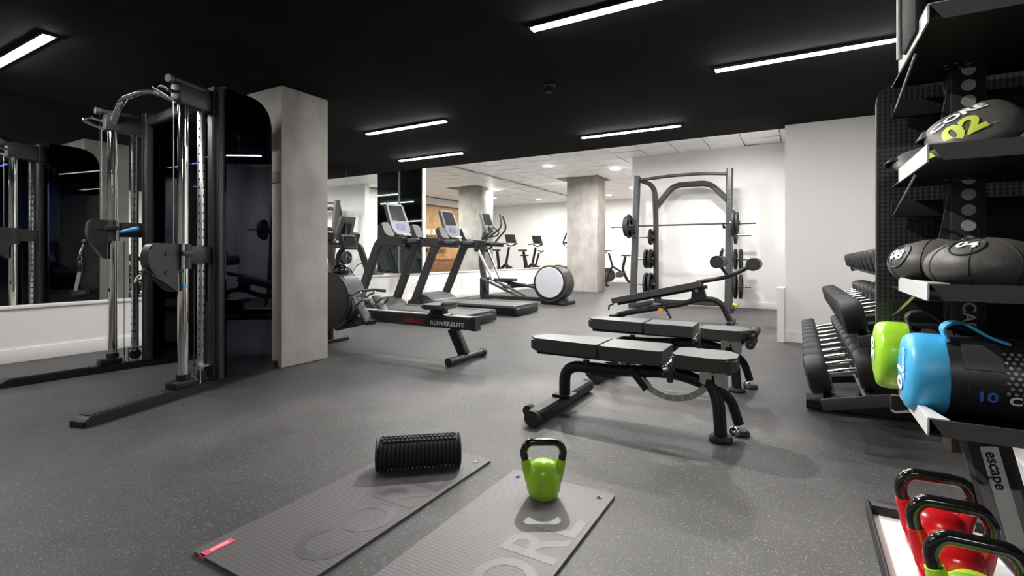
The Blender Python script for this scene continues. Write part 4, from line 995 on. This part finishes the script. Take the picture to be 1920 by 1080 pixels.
# sandbags
def sandbag(x0, Y, z, R, capm, label, detail):
    s = thing('sandbag', label, 'sandbag', (x0, Y, z), 0, 'sandbags on the lowest shelf')
    Mx = MX((0, 0, 0), (0, 1, 0), (0, 0, 1))
    MB().lathe([(0.0, -0.006), (R * 0.6, -0.005), (R * 0.88, 0.0), (R * 0.955, 0.007), (R * 0.985, 0.016), (R, 0.03), (R, 0.066), (R * 0.99, 0.07)], Mx, 48).build('end_cap', capm, s, label='coloured end cap')
    MB().lathe([(R * 0.985, 0.068), (R * 0.99, 0.1), (R * 1.0, 0.3), (R * 0.985, 0.52), (R * 0.9, 0.56), (0.0, 0.575)], Mx, 48).build('body', BAGB, s)
    # side handle: pad and strap loop, towards the viewer's side of the top
    pa = MB()
    for i in range(9):
        pass
    def cyl_patch(x0_, x1_, a0, a1, rr, n=8):
        b = MB(); vs = []; fs = []
        for i in range(n + 1):
            a = R_(a0 + (a1 - a0) * i / n)
            for (x, r_) in ((x0_, rr), (x1_, rr), (x1_, rr - 0.004), (x0_, rr - 0.004)):
                vs.append((x, -r_ * math.cos(a), r_ * math.sin(a)))
        for i in range(n):
            for k in range(4):
                l = (k + 1) % 4
                fs.append((i * 4 + k, i * 4 + l, i * 4 + 4 + l, i * 4 + 4 + k))
        fs += [(0, 1, 2, 3), (n * 4, n * 4 + 1, n * 4 + 2, n * 4 + 3)]
        b.ins(vs, fs); return b
    cyl_patch(0.095, 0.16, 20, 62, R + 0.004).build('handle_patch', DGREY, s)
    cyl_patch(0.10, 0.16, -20, 16, R + 0.003).build('handle_patch', BAGB, s)
    st = [(0.075, -R * 0.35, R * 0.9), (0.062, -R * 0.35, R * 1.25), (0.095, -R * 0.35, R * 1.42), (0.15, -R * 0.35, R * 1.03), (0.18, -R * 0.35, R * 0.92)]
    MB().bar(fillet(st, 0.03, 6), 0.006, 0.042, up=(0, 1, 0)).build('strap_handle', CYAN if detail else BAGB, s)
    if detail:
        wf = lambda off: (lambda co: Vector((co.x, -(R + 0.003 + co.z) * math.cos((off + co.y) / R), (R + 0.003 + co.z) * math.sin((off + co.y) / R))))
        text('lettering', '10', 0.031, BLUEP, s, Matrix.Translation((0.112, 0, 0)), warp=wf(-0.034), bold=0.0008, xs=1.2, sub=True, label='blue lettering')
        text('lettering', 'CORE', 0.026, WHITEP, s, Matrix.Translation((0.166, 0, 0)), warp=wf(-0.036), bold=0.0008, xs=1.2, sub=True, label='white lettering')
        dm_ = MB()
        for i in range(16):
            for j in range(9):
                x = 0.165 + 0.0125 * i + 0.006 * (j % 2); a = (-0.012 + 0.011 * j) / R
                n_ = Vector((0, -math.cos(a), math.sin(a)))
                dm_.cyl(Vector((x, 0, 0)) + n_ * (R + 0.0005), Vector((x, 0, 0)) + n_ * (R + 0.0022), 0.0036, n=8)
        dm_.build('printed_dot', GREYP, s)['kind'] = 'stuff'
        A = MX((-0.0075, 0, 0), (0, -1, 0), (0, 0, 1))
        text('lettering', '10', 0.085, WHITEP, s, A @ Matrix.Rotation(R_(-90), 4, 'Z') @ Matrix.Translation((-0.02, -0.04, 0)), bold=0.002, xs=0.8, label='white lettering')
        text('lettering', 'CORE', 0.03, WHITEP, s, A @ Matrix.Rotation(R_(-90), 4, 'Z') @ Matrix.Translation((-0.065, 0.025, 0)), bold=0.001, label='white lettering')
    else:
        A = MX((-0.0075, 0, 0), (0, -1, 0), (0, 0, 1))
        text('lettering', '05', 0.085, WHITEP, s, A @ Matrix.Rotation(R_(-90), 4, 'Z') @ Matrix.Translation((-0.05, -0.03, 0)), bold=0.002, xs=0.8, label='white lettering')
    return s
sandbag(0.228, 1.565, 0.711, 0.096, CYAN, 'black sandbag with a sky blue end cap and strap on the lowest shelf', True)
sandbag(0.195, 1.795, 0.711, 0.096, LIME, 'black sandbag with a lime green end cap behind the blue-capped one', False)

# medicine balls
def med_ball(c, R, squash, num, label, face, rz=0, tilt=(0, 0)):
    m = thing('medicine_ball', label, 'medicine ball', c, rz, 'medicine balls on the third shelf')
    sc = (R, R, R * squash)
    MB().ball((0, 0, 0), 1.0, sc, 40).build('cover', BALL, m, ang=80)
    f = Vector(face).normalized()
    up = Vector((0, 0, 1)); u = up.cross(f).normalized(); v = f.cross(u)
    def onb(p, off=0.0015):
        q = Vector((p.x / sc[0], p.y / sc[1], p.z / sc[2])).normalized()
        return Vector((q.x * (sc[0] + off), q.y * (sc[1] + off), q.z * (sc[2] + off)))
    sm_ = MB()
    for k in range(4):
        a = PI * k / 4 + 0.3
        pts = []
        for i in range(48):
            t = 2 * PI * i / 48
            w = Vector((math.cos(a) * math.cos(t), math.sin(a) * math.cos(t), math.sin(t)))
            pts.append(onb(Vector((w.x * sc[0], w.y * sc[1], w.z * sc[2])), 0.0))
        sm_.tube(pts, 0.0016, n=6, closed=True)
    sm_.build('seam', RUBBER, m)
    ring = []
    for i in range(40):
        t = 2 * PI * i / 40
        ring.append(onb((f * 1.0 + (u * math.cos(t) + v * math.sin(t)) * 0.36) * R, 0.0008))
    MB().tube(ring, 0.0022, n=6, closed=True).build('badge_ring', GRAPH, m)
    text('lettering', num, R * 0.36, WHITEP, m, None, warp=lambda co: onb((f + (u * (co.x) + v * (co.y - R * 0.12)) / R) * R, 0.002 + co.z), bold=0.0012, xs=1.25, align='CENTER', sub=True, label='white lettering')
    return m
med_ball((0.372, 1.535, 0.907 + 0.066), 0.112, 0.59, '04', 'slumped grey medicine ball marked 04 at the front of its shelf', (-0.55, -0.72, 0.62))
med_ball((0.325, 1.757, 0.907 + 0.068), 0.108, 0.63, '08', 'slumped grey medicine ball marked 08 behind the one marked 04', (-0.95, -0.42, 0.28), tilt=(0, 0))
med_ball((0.62, 1.66, 0.907 + 0.075), 0.115, 0.65, '06', 'slumped grey medicine ball cut by the right picture edge', (0.1, 0.9, 0.6))

# slam bags on the second shelf
def slam_bag(c, sc, rot, label, num, word):
    m = thing('weight_bag', label, 'weight bag', c, 0, 'weight bags on the second shelf')
    m.rotation_euler = rot
    b = MB(); t = bmesh.new(); bmesh.ops.create_uvsphere(t, u_segments=40, v_segments=20, radius=1)
    for v in t.verts:
        p = v.co
        k = (abs(p.x) ** 3 + abs(p.y) ** 3) ** (1 / 3) / max(1e-6, math.hypot(p.x, p.y))
        v.co = Vector((p.x / max(k, 0.8), p.y / max(k, 0.8), p.z))
        v.co = Vector((v.co.x * sc[0], v.co.y * sc[1], v.co.z * sc[2]))
    b.merge(t); b.build('cover', BALL, m, ang=80)
    on = lambda x, y, off: sc[2] * math.sqrt(max(0, 1 - (x / sc[0]) ** 2 - (y / sc[1]) ** 2)) + off
    MB().tube([(x, -sc[1] * 0.62, on(x, sc[1] * 0.62, 0.001)) for x in [sc[0] * (-0.7 + 1.4 * i / 20) for i in range(21)]], 0.0015, n=6).build('piping', GREYP, m)
    if num:
        W_ = lambda dx, dy: (lambda co: Vector((co.x + dx, co.y + dy, on(co.x + dx, co.y + dy, 0.0025 + co.z))))
        text('lettering', num, 0.066, YELLOWP, m, None, warp=W_(-0.062, -0.05), bold=0.003, xs=1.15, sub=True, label='lime yellow figures')
        text('lettering', word, 0.034, WHITEP, m, None, warp=W_(-0.07, 0.012), bold=0.001, xs=1.25, sub=True, label='white lettering')
    else:
        pts = [(-sc[0] * 0.75 + sc[0] * 1.5 * i / 12, 0.02, 0) for i in range(13)]
        MB().bar([(x, -0.03, on(x, -0.03, 0.001)) for x, y, z in pts], 0.03, 0.004).build('stripe', YELLOWP, m, label='lime yellow stripe')
    MB().bar(fillet([(-sc[0] * 0.8, sc[1] * 0.5, sc[2] * 0.4), (-sc[0] * 1.0, sc[1] * 0.62, 0.012), (-sc[0] * 0.85, sc[1] * 0.75, -sc[2] * 0.2)], 0.02), 0.03, 0.005).build('strap', BLACK, m)
    return m
slam_bag((0.354, 1.55, 1.292), (0.088, 0.08, 0.042), (R_(42), R_(-25), R_(-4)), 'dark grey weight bag marked 02 in lime on the second shelf', '02', 'CORE')
slam_bag((0.60, 1.70, 1.275), (0.14, 0.11, 0.05), (R_(20), R_(-4), R_(0)), 'dark weight bag with a lime stripe at the right picture edge', None, '')
slam_bag((0.345, 1.78, 1.265), (0.11, 0.09, 0.035), (R_(24), R_(-14), R_(20)), 'dark strapped weight bag behind the one marked 02', None, '')

# folded mats on the top shelf
fm = thing('folded_mat', 'dark folded mats with a pale piped edge on top of the storage rack', 'mat', (0.30, 1.56, 1.516))
for k in range(5):
    MB().box((0.0 + 0.028 * k - 0.055, 0.0, 0.13), (0.024, 0.17, 0.25), 0.009).build('fold', mat('dark_brown_foam', (0.009, 0.008, 0.0075), 0.8, var=0.2), fm)
MB().tube(fillet([(-0.07, 0.088, 0.0), (-0.07, 0.088, 0.26)], 0.01), 0.007, n=10).build('piping', mat('clear_piping', (0.5, 0.5, 0.5), 0.3), fm, label='pale piping')

# ================================================================ MATS, ROLLER, KETTLEBELL
def mat_thing(x0, x1, y0, y1, rz, label, lm, tag_, textx, texty, size):
    cx, cy = (x0 + x1) / 2, (y0 + y1) / 2; w, l = x1 - x0, y1 - y0; T = 0.012
    m = thing('exercise_mat', label, 'mat', (cx, cy, 0), rz, 'exercise mats on the floor')
    MB().prism(fil2([(-w / 2, -l / 2), (w / 2, -l / 2), (w / 2, l / 2), (-w / 2, l / 2)], 0.015), T, Matrix.Translation((0, 0, T / 2)), 0.003).build('sheet', MATG if tag_ else MATF, m)
    for sx in (-1, 1):
        MB().lathe([(0.007, 0.0), (0.014, 0.0015), (0.015, 0.0), ], Matrix.Translation((sx * (w / 2 - 0.05), l / 2 - 0.06, T)), 20).build('eyelet', MATD, m)
        MB().cyl((sx * (w / 2 - 0.05), l / 2 - 0.06, T + 0.0002), (sx * (w / 2 - 0.05), l / 2 - 0.06, T + 0.001), 0.008, n=18).build('hole', GLOSSB, m)
    text('lettering', 'CORE', size, lm, m, MX((textx, texty, T + 0.0004), (0, 1, 0), (-1, 0, 0)), bold=0.004, depth=0.0004, xs=1.0, label='large smooth lettering')
    if tag_:
        tg = MB().box((-w / 2 + 0.055, -l / 2 + 0.055, T + 0.001), (0.03, 0.1, 0.0025)).box((-w / 2 + 0.055, -l / 2 + 0.002, T / 2), (0.03, 0.006, T)).build('tag', PINK, m, label='red fabric tag')
        MB().box((-w / 2 + 0.055, -l / 2 + 0.058, T + 0.0025), (0.013, 0.06, 0.001)).build('tag_print', mat('pale_pink', (0.85, 0.4, 0.45), 0.6), tg)
    return m
mat_thing(-1.755, -1.285, 0.905, 2.03, 0, 'dark grey exercise mat with red tag under the foam roller', MATD, True, 0.205, -0.42, 0.27)
mat_thing(-1.135, -0.655, 0.83, 1.99, 0, 'lighter grey exercise mat under the lime kettlebell', MATL, False, 0.215, -0.43, 0.285)

fr = thing('foam_roller', 'ribbed black foam roller lying on the tagged mat', 'foam roller', (-1.53, 1.785, 0.012 + 0.075))
fr.rotation_euler = (0, 0, R_(40))
Lr, Rr = 0.36, 0.066
MB().cyl((-Lr / 2, 0, 0), (Lr / 2, 0, 0), Rr, n=40).build('core', FOAM, fr)
rb = MB(); nr = 19
for k in range(nr):
    x = -Lr / 2 + 0.012 + (Lr - 0.024) * k / (nr - 1)
    for a0, a1 in ((-60, 60), (75, 195), (210, 290)):
        if a0 == 210: continue
    rbk = None
ribm = MB()
for a0, a1 in ((128, 232), (-52, 52), (252, 288)):
    prof = []
    n_ = 14
    vs = []; fs = []
    for i in range(n_ + 1):
        a = R_(a0 + (a1 - a0) * i / n_)
        for (x, r_) in ((-0.0058, Rr - 0.003), (0.0058, Rr - 0.003), (0.0048, Rr + 0.009), (-0.0048, Rr + 0.009)):
            vs.append((x, r_ * math.cos(a), r_ * math.sin(a)))
    for i in range(n_):
        for k in range(4):
            l = (k + 1) % 4; fs.append((i * 4 + k, i * 4 + l, i * 4 + 4 + l, i * 4 + 4 + k))
    fs += [(0, 1, 2, 3), (n_ * 4, n_ * 4 + 1, n_ * 4 + 2, n_ * 4 + 3)]
    ribm.ins(vs, fs)
ribm = ribm.mesh('rib', FOAM)
for k in range(nr):
    put('rib', ribm, fr, (-Lr / 2 + 0.012 + (Lr - 0.024) * k / (nr - 1), 0, 0))
knob = MB().cyl((0, 0, Rr - 0.003), (0, 0, Rr + 0.009), 0.0095, 0.008, n=10).mesh('knob', FOAM)
for j, a in enumerate((-24, -8, 8, 24)):
    for k in range(17):
        o = put('knob', knob, fr, (-Lr / 2 + 0.018 + (Lr - 0.036) * (k + 0.5 * (j % 2)) / 16.5, 0, 0))
        o.rotation_euler.x = R_(a)
for s in (-1, 1):
    MB().lathe([(Rr + 0.006, 0.0), (Rr + 0.009, 0.006), (Rr + 0.006, 0.012), (0.045, 0.012), (0.045, 0.0), (Rr + 0.006, 0.0)], MX((s * Lr / 2 - (0 if s > 0 else 0), 0, 0), (0, s, 0), (0, 0, 1)), 40).build('end_ring', RUBBER, fr)

kettlebell((-0.905, 1.825, 0.0125), R_(30), KB_L, 'lime green kettlebell standing alone on the lighter mat', 1.0)
